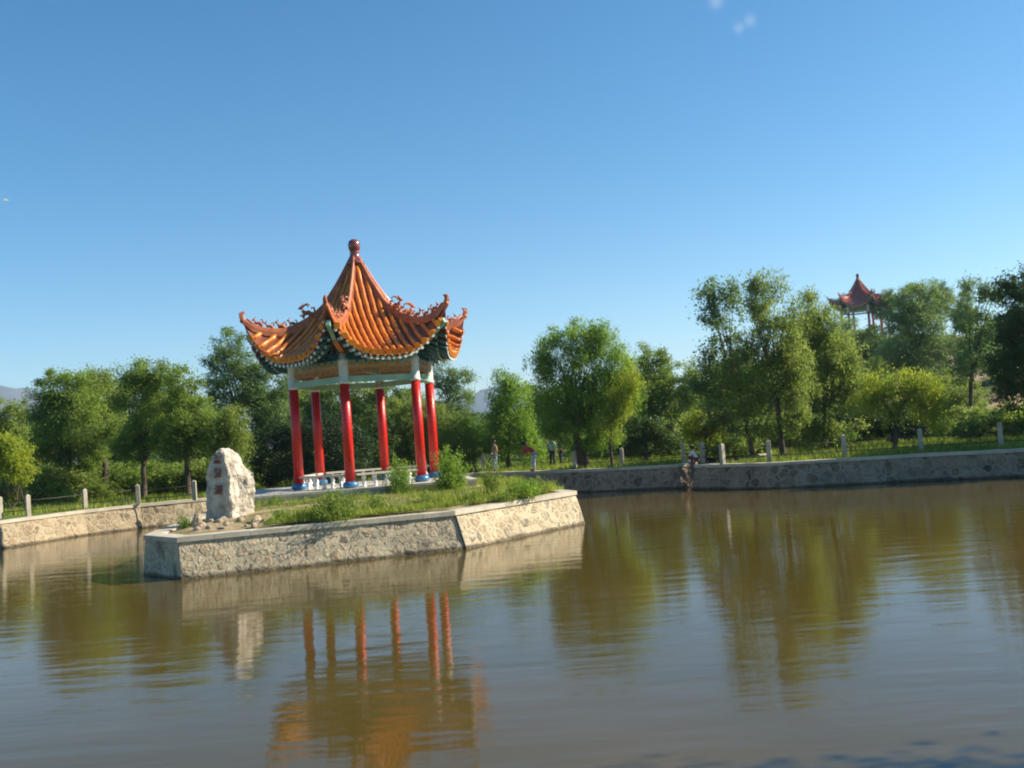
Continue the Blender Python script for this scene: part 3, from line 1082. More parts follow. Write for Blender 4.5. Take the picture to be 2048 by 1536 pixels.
# ------------------------------------------------------------------ inscribed stone
def marker_stone():
    base = at_z(452, 1043, 1.05)
    d0 = base.y
    mpx = d0 / FPX
    root = empty('inscribed_stone', (base.x, base.y, 1.0))
    tag(root, 'tall pale standing stone with faded red vertical inscription, at the left end of the island', 'stone')
    # outline in metres: left silhouette, front/right edge, right silhouette by height
    H = [0.0, 0.25, 0.55, 0.85, 1.1, 1.3, 1.5, 1.7, 1.85, 1.97, 2.05]
    Lx = [-.62, -.61, -.60, -.585, -.565, -.53, -.48, -.41, -.33, -.22, -.08]
    Ex = [.30, .31, .31, .30, .29, .27, .25, .21, .17, .11, .02]
    Rx = [.64, .63, .65, .67, .70, .68, .47, .39, .33, .2, .06]
    rnd = random.Random(4)
    vs, fs = [], []
    ring = 16
    for i, h in enumerate(H):
        l, e, r = Lx[i], Ex[i], Rx[i]
        th = 0.42 * (1 - 0.45 * (h / 2.05) ** 2)
        q_ = th / .42
        ctl = [(l, .12 * q_), (l + .05, .05 * q_), ((l + e) / 2, -.11 * q_), (e - .05, -.27 * q_), (e, -.25 * q_),
               (e + (r - e) * .35, .0), (e + (r - e) * .7, .22 * q_), (r, .45 * q_), (r - .03, .56 * q_), (r - (r - l) * .3, .64 * q_), ((l + r) / 2, .64 * q_), (l + .15, .5 * q_), (l + .02, .3 * q_)]
        ring = len(ctl)
        for j, (x, y) in enumerate(ctl):
            jit = 0.012 if j in (1, 2, 3) else (0.045 if 4 < j < 10 else 0.02)
            if i in (0,): jit = 0
            vs.append((x + rnd.uniform(-jit, jit), y + rnd.uniform(-jit, jit), h + (rnd.uniform(-.03, .03) if 4 < j else 0) - 0.12 * (i == 0)))
    for i in range(len(H) - 1):
        for j in range(ring):
            j2 = (j + 1) % ring
            fs.append((i * ring + j, i * ring + j2, (i + 1) * ring + j2, (i + 1) * ring + j))
    fs.append(tuple(reversed(range(ring))))
    fs.append(tuple((len(H) - 1) * ring + j for j in range(ring)))
    mb = MB(); mb.add(vs, fs)
    body = mb.build('stone_body', M['marker'], root)
    # roughen the broken right side
    sub = body.modifiers.new('s', 'SUBSURF'); sub.subdivision_type = 'SIMPLE'; sub.levels = 3; sub.render_levels = 3
    tx = bpy.data.textures.new('rough', 'CLOUDS'); tx.noise_scale = 0.16; tx.noise_depth = 4
    dm = body.modifiers.new('d', 'DISPLACE'); dm.texture = tx; dm.strength = 0.1; dm.mid_level = 0.5
    dg = bpy.context.evaluated_depsgraph_get()
    me = bpy.data.meshes.new_from_object(body.evaluated_get(dg))
    body.modifiers.clear(); body.data = me
    for p in me.polygons: p.use_smooth = False
    # inscription, built stroke by stroke from a font, carved letters painted red
    ys = [1.76, 1.38, 0.92]
    for ch, zc in zip('温泉湖', ys):
        cu = bpy.data.curves.new('inscription', 'FONT')
        cu.body = ch; cu.size = 0.3; cu.align_x = 'CENTER'; cu.align_y = 'CENTER'
        cu.extrude = 0.02; cu.offset = -0.002
        to = bpy.data.objects.new('tmp_text', cu); COL.objects.link(to)
        dg = bpy.context.evaluated_depsgraph_get()
        tm = bpy.data.meshes.new_from_object(to.evaluated_get(dg))
        bpy.data.objects.remove(to)
        tm.materials.clear(); tm.materials.append(M['inscription'])
        o = link('inscription_character', tm, root)
        o.rotation_euler = (math.radians(90), 0, math.radians(-20))
        o.location = (-0.1, -0.18 + 0.045 * (zc / 2), zc)
    root.rotation_euler = (0, 0, math.radians(-8))
    return root, base


stone, SB = marker_stone()

# rubble at its foot
def rock_mesh(seed, elong=1.0):
    rnd = random.Random(seed)
    mb = MB()
    n = 9
    mb.ball((0, 0, 0), 1.0, n, 0, (1, .75, .6))
    vs = []
    dirs = [(Vector((rnd.gauss(0, 1), rnd.gauss(0, 1), rnd.gauss(0, 1))).normalized(), rnd.uniform(.55, .85)) for _ in range(9)]
    for v in mb.v:
        p = Vector(v)
        for dd, cut in dirs:
            e = p.dot(dd) - cut * .85
            if e > 0: p = p - dd * e
        vs.append(tuple(p))
    mb.v = vs; mb.s = [False] * len(mb.s)
    me = bpy.data.meshes.new('rock')
    me.from_pydata(mb.v, [], mb.f)
    me.materials.append(M['rock'])
    me.update()
    return me


rms = [rock_mesh(s) for s in range(6)]
rnd = random.Random(12)
for i in range(46):
    px = rnd.uniform(386, 528)
    py = 1061 - (px - 388) * 0.075 + rnd.uniform(-18, 2)
    r = rnd.uniform(0.07, 0.17)
    p = at_z(px, py, 1.03)
    o = bpy.data.objects.new('rubble_rock', rms[i % 6]); COL.objects.link(o)
    lift = 0.12 * max(0, 1 - abs(px - 465) / 70) * rnd.uniform(.2, 1)
    o.location = (p.x, p.y, 1.0 + r * .45 + lift)
    o.scale = (r, r, r * rnd.uniform(.8, 1.2))
    o.rotation_euler = (rnd.uniform(-.4, .4), rnd.uniform(-.4, .4), rnd.uniform(0, 6))
    tag(o, 'small tan rock in the rubble heap round the foot of the inscribed stone', 'rock', 'rubble at the foot of the inscribed stone')
# mortared footing under the stone
fm_ = rock_mesh(77)
o = link('footing', fm_); o.location = (SB.x + .12, SB.y + .05, 0.98); o.scale = (1.0, .75, .28)
tag(o, 'rough mortared footing on which the inscribed stone stands', 'footing')
p = at_z(396, 1056, 1.02)
o = link('upright_rock', rock_mesh(31)); o.location = (p.x, p.y, 1.2); o.scale = (.14, .13, .42); o.rotation_euler = (0, .12, .3)
tag(o, 'small upright white rock left of the inscribed stone', 'rock')
p = at_z(512, 1050, 1.02)
o = link('block_rock', rock_mesh(45)); o.location = (p.x, p.y, 1.1); o.scale = (.2, .2, .3); o.rotation_euler = (0.3, -.3, 1.0)
tag(o, 'pale squarish rock at the right end of the rubble heap', 'rock')

# ------------------------------------------------------------------ fences
def fence(pts, label, rails=True, h=0.8, w=0.16, gates=()):
    """pts: list of (x,y[,height]) post positions on the coping"""
    root = empty('fence', (pts[0][0], pts[0][1], 1.0))
    tag(root, label, 'fence')
    o = Vector((pts[0][0], pts[0][1], 0))
    for i, p in enumerate(pts):
        hh = p[2] if len(p) > 2 else h
        q = Vector((p[0], p[1], 0)) - o
        mb = MB()
        a = math.atan2(pts[min(i + 1, len(pts) - 1)][1] - pts[max(i - 1, 0)][1], pts[min(i + 1, len(pts) - 1)][0] - pts[max(i - 1, 0)][0])
        mb.box((q.x, q.y, hh / 2), (w, w, hh), a, 0, .96)
        mb.box((q.x, q.y, hh + .025), (w * .96, w * .96, .05), a, 0, .35)
        mb.build('post', M['post'], root)
    if rails:
        for i in range(len(pts) - 1):
            if i in gates: continue
            a, b_ = Vector((pts[i][0], pts[i][1], 0)) - o, Vector((pts[i + 1][0], pts[i + 1][1], 0)) - o
            for z in (.25, .62):
                mb = MB()
                m_ = a.lerp(b_, .5) + Vector((0, 0, z - .02))
                mb.tube([a + Vector((0, 0, z)), m_, b_ + Vector((0, 0, z))], .016, 6)
                mb.build('rail', M['rail'], root)
    return root


def on_top(px, py, back=0.2):
    p = at_z(px, py, 1.0)
    v = Vector((p.x, p.y)).normalized() * back
    return (p.x + v.x, p.y + v.y)


LPX = [(-118, 1052), (-57, 1046), (1, 1037.5), (57, 1033), (171, 1019), (277, 1009.5), (390, 1001)]
fence([on_top(x, y) for x, y in LPX], 'row of pale concrete posts with two thin rails on the left bank wall')
hid = [(-10.6, 44.2), (-8.1, 46.8), (-5.0, 48.3)]
fence([on_top(968, 944), on_top(1150.5, 938), on_top(1245, 933), on_top(1368, 925)], 'concrete posts with thin rails on the far wall behind the leaning person', gates=(0,))
fence([on_top(1406, 926) + (.86,), on_top(1446, 929) + (.8,), on_top(1539.5, 924) + (.82,), on_top(1690, 915) + (.85,), on_top(1843, 905) + (.88,), on_top(2003, 896) + (.92,), on_top(2150, 888)],
      'shaded concrete posts with two dark rails on the right bank wall', w=.17)
# ------------------------------------------------------------------ foliage
def leaf_cloud(lobes, seed, leaf=0.1, asp=0.5, lai=3.2, droop=0.0, cl=0.32, fill=0.45, up=0.35, maxn=60000, cf=1.0):
    """lobes: (x,y,z,rx,ry,rz) metres, returns V,F of small rhombic leaves gathered in clumps; and clump centres"""
    rs = np.random.RandomState(seed)
    V = []
    cents = []
    area = sum(math.pi * l[3] * l[5] for l in lobes)
    la = leaf * leaf * asp * 0.5
    leaf = leaf * 1.12; la = la * 1.25
    n_tot = int(min(maxn, 1.5 * lai * area / la))
    for (x, y, z, rx, ry, rz) in lobes:
        nl = int(n_tot * (rx * rz) / sum(l[3] * l[5] for l in lobes))
        mean = (rx + ry + rz) / 3
        rc = cl * (0.55 + 0.45 * min(1.5, mean / 1.5))
        nc_ = max(7, int(cf * 3.1 * (mean / rc) ** 2))
        d = rs.normal(size=(nc_, 3)); d /= np.linalg.norm(d, axis=1)[:, None]
        rad = rs.uniform(0.12, 1.0, nc_) ** fill
        rad *= rs.uniform(0.8, 1.14, nc_)
        c = d * rad[:, None] * np.array([rx, ry, rz]) + np.array([x, y, z])
        cents.append(c)
        wts = rs.uniform(0.35, 1.6, nc_); wts /= wts.sum()
        idx = rs.choice(nc_, nl, p=wts)
        sz = rs.uniform(0.65, 1.35, nc_)[idx][:, None]
        g_ = rs.normal(size=(nl, 3)) * rc * sz * np.array([.62, .62, .5])
        pos = c[idx] + g_
        if droop > 0:
            # hang in narrow strands
            ns_ = 7
            st = rs.normal(size=(nc_, ns_, 3)) * rc * 0.7
            st[:, :, 2] *= .5
            pick = rs.randint(0, ns_, nl)
            down = rs.uniform(0, 1, nl) * droop * rs.uniform(.5, 1.2, nc_)[idx]
            hang = c[idx] + st[idx, pick] + rs.normal(size=(nl, 3)) * 0.07
            hang[:, 2] -= down
            use = rs.uniform(size=nl) < 0.65
            pos[use] = hang[use]
        V.append(pos)
    pos = np.concatenate(V)
    n = len(pos)
    cent = np.array([np.mean([l[i] for l in lobes]) for i in range(3)])
    out = pos - cent; out /= np.linalg.norm(out, axis=1)[:, None] + 1e-6
    nrm = rs.normal(size=(n, 3)) * 0.75 + out * 0.45 + np.array([0, 0, up])
    nrm /= np.linalg.norm(nrm, axis=1)[:, None]
    ax = rs.normal(size=(n, 3))
    if droop > 0: ax = ax * 0.35 + np.array([0, 0, -1.0])
    ax -= nrm * (ax * nrm).sum(1)[:, None]
    ax /= np.linalg.norm(ax, axis=1)[:, None] + 1e-6
    bx = np.cross(nrm, ax)
    s = rs.uniform(0.6, 1.35, n)[:, None] * leaf
    q = np.empty((n, 4, 3))
    q[:, 0] = pos - ax * s * .5
    q[:, 1] = pos + bx * s * asp * .5
    q[:, 2] = pos + ax * s * .5
    q[:, 3] = pos - bx * s * asp * .5
    return q.reshape(-1, 3), np.arange(n * 4).reshape(-1, 4), np.concatenate(cents)


def limbs(mb, base, top_pts, r0, fork, seed, lean=None, nb=14, n_stems=1):
    rnd = random.Random(seed)
    base = Vector(base)
    tops = [Vector(p) for p in top_pts]
    cen = sum(tops, Vector()) / len(tops)
    for s in range(n_stems):
        off = Vector((rnd.uniform(-.3, .3), rnd.uniform(-.3, .3), 0)) * (n_stems > 1)
        b = base + off
        f = Vector(fork) + off * 2.2
        mid = b.lerp(f, .5) + Vector((rnd.uniform(-.12, .12), rnd.uniform(-.12, .12), 0))
        rr = r0 * (1 if n_stems == 1 else .7)
        apex = f.lerp(cen, .8) + off * 2
        mb.tube([b - Vector((0, 0, .2)), b, mid, f, f.lerp(apex, .5) + Vector((rnd.uniform(-.2, .2), rnd.uniform(-.2, .2), 0)), apex], [rr * 1.5, rr * 1.25, rr, rr * .85, rr * .5, rr * .15], 8)
        mine = tops[s::n_stems]
        rnd.shuffle(mine)
        for t in mine[:nb]:
            st = f.lerp(apex, rnd.uniform(0, .7))
            m1_ = st.lerp(t, .45) + Vector((rnd.uniform(-.2, .2), rnd.uniform(-.2, .2), rnd.uniform(.0, .35)))
            mb.tube([st, m1_, t], [rr * rnd.uniform(.3, .45), rr * .22, rr * .06], 5, cap=False)


def tree(name, label, trunk_px, dist, lobes_px, lm, cat='tree', group=None, leaf=0.1, asp=.5, lai=3.2, droop=0.0, cl=.34, r0=.12, stems=1, forkz=None, seed=1, fill=.45, depth_f=.9, maxn=60000, base_z=None, nb=14, cf=1.0):
    """crown lobes are traced as (px,py,rx,ry[,dy]) at a true distance and become metre-sized ellipsoids there"""
    k = dist / FPX
    tp = at_d(trunk_px, 900, dist)
    bz = ground_z(tp.x, dist) if base_z is None else base_z
    root = empty(name, (tp.x, dist, bz))
    tag(root, label, cat, group)
    lob = []
    for l in lobes_px:
        dy = l[4] if len(l) > 4 else 0.0
        p = at_d(l[0], l[1], dist + dy)
        rx, rz = l[2] * k, l[3] * k
        lob.append((p.x - tp.x, p.y - dist, p.z - bz, rx, max(.4, (rx + rz) / 2 * depth_f), rz))
    V_, F_, cents = leaf_cloud(lob, seed, leaf, asp, lai, droop, cl, fill, maxn=maxn, cf=cf)
    V_[:, 2] = np.maximum(V_[:, 2], 0.05)
    me = fast_mesh('crown', V_, F_, [LEAF[lm]])
    link('crown', me, root)
    mb = MB()
    zmin = min(l[2] - l[5] for l in lob)
    fz = forkz if forkz is not None else max(.4, zmin + .25 * (max(l[2] for l in lob) - zmin))
    cen = np.mean([l[:3] for l in lob], axis=0)
    limbs(mb, (0, 0, 0), [tuple(c) for c in cents], r0, (cen[0] * .25, cen[1] * .25, fz), seed, nb=nb, n_stems=stems)
    mb.build('trunk', M['bark'], root)
    return root


# left bank
tree('shrub', 'bright yellow-green shrub at the left edge behind the posts', 15, 43, [(12, 905, 58, 42), (-30, 900, 50, 50), (40, 935, 35, 28)], 'yellow', 'shrub', None, .1, .5, 3.0, .3, .3, .05, 3, .4, 11)
tree('broadleaf_tree', 'small grey-green tree low against the mountain at far left', 20, 66, [(22, 835, 42, 45), (-20, 850, 50, 60), (25, 880, 40, 40)], 'olive', seed=12, leaf=.13)
tree('broadleaf_tree', 'broad dark green tree with rounded top, leftmost big tree', 150, 49, [(125, 785, 52, 50), (160, 790, 50, 52), (95, 830, 42, 55), (175, 860, 70, 60), (105, 890, 50, 45), (150, 920, 60, 35)], 'mid', r0=.17, seed=13, stems=2)
tree('broadleaf_tree', 'olive green round tree second from the left, lower than its right neighbour', 205, 52, [(205, 790, 60, 50), (215, 850, 60, 60), (200, 765, 40, 30)], 'olive', r0=.15, seed=14)
tree('broadleaf_tree', 'dark leafy tree with a slim trunk between second and third left posts', 283, 47, [(265, 752, 38, 34), (310, 755, 45, 38), (280, 800, 62, 50), (300, 860, 62, 50), (262, 895, 40, 30)], 'mid', r0=.13, seed=15, forkz=1.4)
tree('broadleaf_tree', 'sunlit green tree just left of the inscribed stone', 372, 46, [(365, 775, 34, 45), (350, 830, 48, 52), (395, 850, 48, 55), (425, 880, 40, 45), (350, 895, 40, 30)], 'mid', r0=.13, seed=16, lai=2.9)
tree('weeping_willow', 'pale drooping willow above the top of the inscribed stone', 455, 45, [(465, 830, 30, 22), (448, 850, 28, 25), (475, 868, 24, 30), (440, 890, 26, 26)], 'olive', r0=.09, seed=17, droop=.9, asp=.3, leaf=.13)
tree('broadleaf_tree', 'tall blue-green tree with thin top left of the pavilion roof', 470, 57, [(452, 688, 34, 32), (440, 725, 34, 30), (490, 740, 48, 45), (470, 790, 55, 45), (545, 770, 50, 48), (430, 770, 25, 40), (560, 830, 50, 40)], 'blue', r0=.16, seed=18, lai=2.5, leaf=.11)
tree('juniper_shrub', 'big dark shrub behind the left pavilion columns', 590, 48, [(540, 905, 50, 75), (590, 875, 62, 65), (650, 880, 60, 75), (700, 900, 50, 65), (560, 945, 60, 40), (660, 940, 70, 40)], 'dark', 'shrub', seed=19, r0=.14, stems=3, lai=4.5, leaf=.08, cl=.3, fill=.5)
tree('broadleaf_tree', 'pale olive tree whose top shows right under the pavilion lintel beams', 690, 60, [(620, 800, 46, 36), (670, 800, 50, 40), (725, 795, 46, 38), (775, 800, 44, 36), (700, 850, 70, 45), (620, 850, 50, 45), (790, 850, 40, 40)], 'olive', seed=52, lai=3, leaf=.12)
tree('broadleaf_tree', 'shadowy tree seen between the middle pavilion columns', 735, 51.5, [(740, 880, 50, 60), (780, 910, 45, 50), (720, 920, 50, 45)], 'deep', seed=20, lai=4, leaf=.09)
tree('willow_shrub', 'soft grey-green willow shrub behind the right pavilion columns', 850, 52.5, [(800, 830, 50, 40), (850, 830, 52, 42), (890, 870, 48, 48), (830, 890, 55, 45), (910, 910, 36, 38), (780, 860, 30, 40)], 'olive', 'shrub', seed=21, r0=.08, stems=4, lai=3.6, droop=.5, asp=.3, leaf=.11)
tree('broadleaf_tree', 'green tree rising beside the right eave of the pavilion', 900, 60, [(888, 762, 34, 34), (925, 775, 28, 38), (905, 820, 48, 45), (870, 720, 22, 24)], 'blue', seed=22, lai=2.4)
tree('shrub', 'bright green shrub growing right of the pavilion near the far bank', 955, 53, [(940, 865, 38, 32), (975, 890, 34, 34), (930, 900, 36, 36), (1000, 905, 26, 24)], 'fresh', 'shrub', seed=23, r0=.05, stems=3, lai=3)
tree('willow_tree', 'narrow bright green willow behind the leaning person', 1015, 52, [(1008, 762, 28, 28), (1030, 790, 32, 42), (1000, 815, 32, 48), (1035, 850, 36, 38), (1060, 880, 36, 30), (1010, 870, 32, 34)], 'fresh', seed=24, r0=.11, droop=.8, asp=.32, leaf=.13, lai=3.1)
big = [(1100, 690, 36, 38), (1085, 735, 30, 38), (1155, 668, 36, 34), (1200, 668, 34, 34), (1165, 720, 52, 50), (1225, 725, 44, 48), (1115, 785, 46, 44), (1180, 790, 55, 46), (1255, 775, 28, 42), (1135, 840, 50, 38), (1195, 850, 45, 36), (1100, 830, 34, 34)]
tree('willow_tree', 'large rounded bright green willow with several trunks, tallest in the centre', 1165, 46.5, big, 'fresh', seed=25, r0=.16, stems=3, droop=.6, asp=.32, leaf=.12, lai=3.2, forkz=1.5, nb=18, maxn=80000)
tree('willow_tree', 'small yellow-leaved willow standing in for the sunlit right side of the large willow', 1222, 45.2, [(1258, 760, 24, 30), (1245, 790, 28, 30), (1235, 815, 26, 28), (1215, 845, 25, 25)], 'yellow', seed=26, r0=.06, droop=.5, asp=.32, leaf=.11, lai=2.4)  # yellow leaf colour stands in for sun on the large willow
tree('broadleaf_tree', 'hazy green tree between the large willow and the tall poplars', 1300, 56, [(1300, 720, 30, 34), (1322, 745, 38, 42), (1345, 790, 42, 45), (1295, 790, 40, 50), (1330, 850, 52, 44), (1275, 860, 36, 36), (1385, 770, 24, 50)], 'mid', seed=27, lai=2.8)
tree('broadleaf_tree', 'low dark tree over the far wall right of the second post', 1290, 48, [(1290, 860, 42, 28), (1330, 875, 40, 26), (1265, 885, 28, 20)], 'deep', seed=28, r0=.1, lai=3.4, forkz=1.0)
tree('shrub', 'yellow-green shrub above the inlet posts', 1405, 46, [(1400, 845, 34, 28), (1425, 865, 34, 26), (1385, 870, 22, 20), (1445, 835, 20, 22)], 'yellow', 'shrub', seed=29, r0=.05, lai=2.8, leaf=.1, stems=2)
tree('poplar_tree', 'loose dark blue-green poplar with sparse top, left of the tallest poplar', 1505, 44.6, [(1435, 585, 38, 32), (1420, 625, 28, 26), (1470, 600, 26, 30), (1440, 665, 38, 32), (1425, 720, 36, 32), (1460, 750, 50, 40), (1410, 770, 32, 32), (1440, 810, 48, 36), (1480, 840, 42, 34)], 'blue', seed=30, r0=.13, stems=2, lai=2.2, leaf=.12, cl=.42)
tree('poplar_tree', 'tallest poplar, grey-green crown reaching highest on the right bank', 1566, 43, [(1515, 562, 26, 26), (1548, 572, 26, 30), (1530, 625, 46, 42), (1500, 680, 36, 40), (1560, 690, 48, 46), (1530, 750, 50, 44), (1590, 770, 42, 40), (1500, 810, 40, 36), (1565, 830, 50, 32), (1520, 860, 30, 24), (1585, 640, 34, 40), (1590, 715, 40, 44), (1475, 740, 36, 44)], 'olive', seed=31, r0=.12, lai=2.7, leaf=.12, asp=.34, droop=.45, cl=.4, forkz=2.0, nb=18)
tree('poplar_tree', 'pale green poplar immediately left of the distant pavilion', 1655, 45.5, [(1625, 602, 24, 30), (1608, 650, 34, 38), (1655, 650, 36, 38), (1630, 710, 50, 44), (1685, 720, 38, 42), (1620, 775, 48, 42), (1685, 785, 44, 42), (1650, 840, 52, 36), (1600, 850, 34, 30), (1595, 700, 30, 40), (1665, 700, 44, 44), (1700, 760, 36, 40)], 'olive', seed=32, r0=.11, lai=2.7, asp=.34, droop=.45, leaf=.12, cl=.4)
tree('willow_tree', 'drooping yellow-green willow beneath the distant pavilion', 1788, 42.5, [(1770, 765, 44, 28), (1815, 760, 44, 30), (1860, 775, 36, 32), (1735, 795, 30, 30), (1830, 800, 44, 30), (1875, 815, 26, 36), (1770, 805, 36, 26)], 'yellow', seed=33, r0=.08, droop=.7, asp=.32, leaf=.11, lai=2.6, forkz=1.1)
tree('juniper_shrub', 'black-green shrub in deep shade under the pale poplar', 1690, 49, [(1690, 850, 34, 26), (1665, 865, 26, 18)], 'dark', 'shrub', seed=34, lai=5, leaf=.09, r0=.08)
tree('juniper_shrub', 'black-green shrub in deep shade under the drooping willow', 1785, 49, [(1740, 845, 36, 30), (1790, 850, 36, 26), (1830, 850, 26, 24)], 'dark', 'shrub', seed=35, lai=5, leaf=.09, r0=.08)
tree('broadleaf_tree', 'dark feathery tree directly right of the distant pavilion', 1835, 78, [(1820, 605, 34, 32), (1855, 590, 28, 30), (1840, 645, 50, 38), (1800, 660, 32, 34), (1865, 690, 50, 38), (1800, 710, 44, 34), (1850, 740, 50, 34)], 'blue', seed=36, lai=2.7, leaf=.15, cl=.5, r0=.15)
tree('broadleaf_tree', 'tall thin trunked tree with sky gaps, second right of the distant pavilion', 1946, 60, [(1945, 580, 26, 22), (1975, 590, 26, 26), (1930, 640, 36, 34), (1980, 650, 36, 34), (1955, 705, 44, 32), (1920, 735, 30, 28), (1990, 735, 36, 30)], 'blue', seed=37, lai=2.2, leaf=.14, cl=.45, r0=.13, forkz=3.0)
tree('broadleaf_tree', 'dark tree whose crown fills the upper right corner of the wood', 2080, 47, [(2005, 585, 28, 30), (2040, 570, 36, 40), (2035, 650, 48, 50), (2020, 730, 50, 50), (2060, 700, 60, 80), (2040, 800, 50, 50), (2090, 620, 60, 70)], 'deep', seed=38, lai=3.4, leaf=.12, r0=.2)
tree('broadleaf_tree', 'middle-distance tree low behind the tall thin trunk', 1900, 66, [(1890, 790, 40, 36), (1935, 800, 36, 34), (1900, 835, 44, 28)], 'olive', seed=39, lai=2.8, leaf=.13)
tree('shrub', 'grey-green shrub behind the right bank rails', 1970, 46, [(1960, 860, 40, 18), (2010, 850, 36, 24), (1925, 865, 30, 16)], 'mid', 'shrub', seed=40, lai=3, r0=.04, stems=3)
tree('sapling', 'thin sapling leaning over the rails near the second shaded post', 1705, 40.6, [(1700, 855, 22, 13), (1720, 848, 14, 9)], 'olive', 'sapling', seed=41, lai=1.6, r0=.02, nb=6)

# farther wood behind, copies of three kinds, each tree its own object
protos = []
def proto(kind, lm, seed, h, label):
    rnd = random.Random(seed)
    root = empty(kind, (0, 0, 0))
    lob = []
    for i in range(9):
        a = rnd.uniform(0, 6.3); rr = rnd.uniform(0, .28) * h
        z = h * rnd.uniform(.32, .85)
        s = h * rnd.uniform(.12, .2) * (1.15 - .4 * z / h)
        lob.append((rr * math.cos(a), rr * math.sin(a), z, s * 1.15, s * 1.15, s))
    lob.append((0, 0, h * .9, h * .1, h * .1, h * .1))
    V_, F_, ce = leaf_cloud(lob, seed, .17, .6, 2.8, 0, .45, .45, maxn=14000)
    link('crown', fast_mesh('crown', V_, F_, [LEAF[lm]]), root)
    mb = MB(); limbs(mb, (0, 0, 0), [tuple(c) for c in ce], .14, (0, 0, h * .3), seed, nb=10); mb.build('trunk', M['bark'], root)
    tag(root, label, 'tree', 'trees of the farther wood')
    return root


protos = [proto('background_tree', 'mid', 101, 7.5, ''), proto('background_tree', 'olive', 102, 6.5, ''), proto('background_tree', 'blue', 103, 8.5, ''), proto('background_tree', 'deep', 104, 6.8, '')]
desc = ['mid green far tree', 'pale olive far tree', 'tall grey-green far tree', 'dark shaded far tree']
rnd = random.Random(77)
spots = []
# (px, dist, scale, kind) : behind the first row, kept lower than it
LM = [(-60, 'beyond the left edge post'), (20, 'by the left edge of the view'), (57, 'behind the first full left post'), (115, 'between the first two left posts'), (171, 'behind the second left post'), (225, 'between the second and third left posts'), (277, 'behind the third left post'),
      (335, 'just left of the post beside the stone'), (390, 'behind the post beside the inscribed stone'), (450, 'behind the inscribed stone'), (520, 'between the stone and the pavilion'), (590, 'behind the leftmost pavilion column'), (640, 'behind the rear left column'),
      (700, 'behind the front pavilion column'), (765, 'behind the rear middle column'), (845, 'behind the paired right columns'), (905, 'behind the tallest island weed'), (955, 'behind the platform corner'), (1000, 'behind the person in the peach top'),
      (1065, 'behind the leaning person in red'), (1120, 'behind the two standing people'), (1175, 'behind the trunks of the large willow'), (1243, 'behind the second far wall post'), (1300, 'between the large willow and the inlet'), (1355, 'just left of the inlet post'),
      (1400, 'behind the inlet posts'), (1445, 'behind the dim post right of the inlet'), (1500, 'left of the lit post on the right wall'), (1545, 'behind the lit post on the right wall'), (1600, 'right of the tallest poplar trunk'), (1645, 'left of the first shaded post'),
      (1690, 'behind the first shaded post'), (1727, 'below the distant pavilion'), (1785, 'behind the drooping willow'), (1843, 'behind the second shaded post'), (1900, 'between the second and last shaded posts'), (1950, 'behind the tall thin trunk'), (2003, 'behind the last shaded post'), (2060, 'at the right edge of the view'), (2120, 'past the right edge of the view')]
USED = {}
def place_label(o, text, px, d):
    w = min(LM, key=lambda l: abs(l[0] - px))[1]
    USED.setdefault(text + ' ' + w, []).append((d, o))
def finish_labels():
    for t, L_ in USED.items():
        L_.sort(key=lambda q: q[0])
        for i_, (d_, o_) in enumerate(L_):
            pre = '' if len(L_) == 1 else ('nearer ' if i_ == 0 else ('farther ' if i_ == len(L_) - 1 else 'middle '))
            o_['label'] = pre + t


row = [(-40, 75, .9, 0), (60, 72, .7, 1), (110, 90, .95, 2), (215, 84, .9, 0), (250, 66, .75, 3), (330, 80, .95, 2), (395, 70, .8, 0), (430, 88, 1.0, 1), (520, 72, .85, 3), (590, 84, 1.0, 2), (640, 64, .65, 0), (700, 90, .95, 1),
       (760, 70, .75, 2), (830, 84, .85, 0), (870, 64, .62, 1), (945, 78, .55, 3), (985, 92, .5, 0), (1010, 72, .62, 1), (1075, 84, .8, 0), (1120, 66, .7, 3), (1180, 88, 1.0, 1), (1245, 70, .75, 0), (1290, 90, .95, 2), (1350, 76, .7, 3), (1400, 92, .9, 1),
       (1440, 64, .7, 0), (1490, 84, .95, 2), (1545, 66, .75, 3), (1590, 80, .9, 0), (1640, 70, .8, 1), (1690, 92, .8, 0), (1730, 72, .65, 3), (1775, 84, .65, 0), (1820, 96, .8, 2), (1870, 90, .85, 3), (1915, 74, .6, 1), (1960, 92, .8, 0), (2010, 80, .9, 3), (2060, 70, .9, 2), (2110, 92, 1.1, 0),
       (1640, 128, .95, 0), (1690, 118, .6, 2), (1770, 120, .62, 3), (1800, 130, .8, 2), (1850, 126, .95, 0), (1905, 134, .95, 2), (1960, 130, .85, 0), (2010, 140, .9, 3), (1745, 112, .7, 0), (1722, 104, 1.0, 2), (1700, 100, .95, 0), (1752, 100, 1.05, 3)]
for i, (px, d, s, kd) in enumerate(row):
    x = at_d(px, 900, d).x
    z = ground_z(x, d)
    rz = rnd.uniform(0, 6.3)
    spots.append((x, d, z, s * rnd.uniform(.92, 1.05), rz, kd))
first = [True] * 4
for (x, y, z, s, rz, kd) in spots:
    o = protos[kd] if first[kd] else copy_tree(protos[kd])
    first[kd] = False
    o.location = (x, y, z); o.scale = (s * 1.1, s * 1.1, s); o.rotation_euler = (0, 0, rz)
    place_label(o, desc[kd], x / y * 2000 + 1024, y)
    o['group'] = ('mid green trees', 'pale olive trees', 'taller blue-green trees', 'dark trees')[kd] + ' of the wood behind'
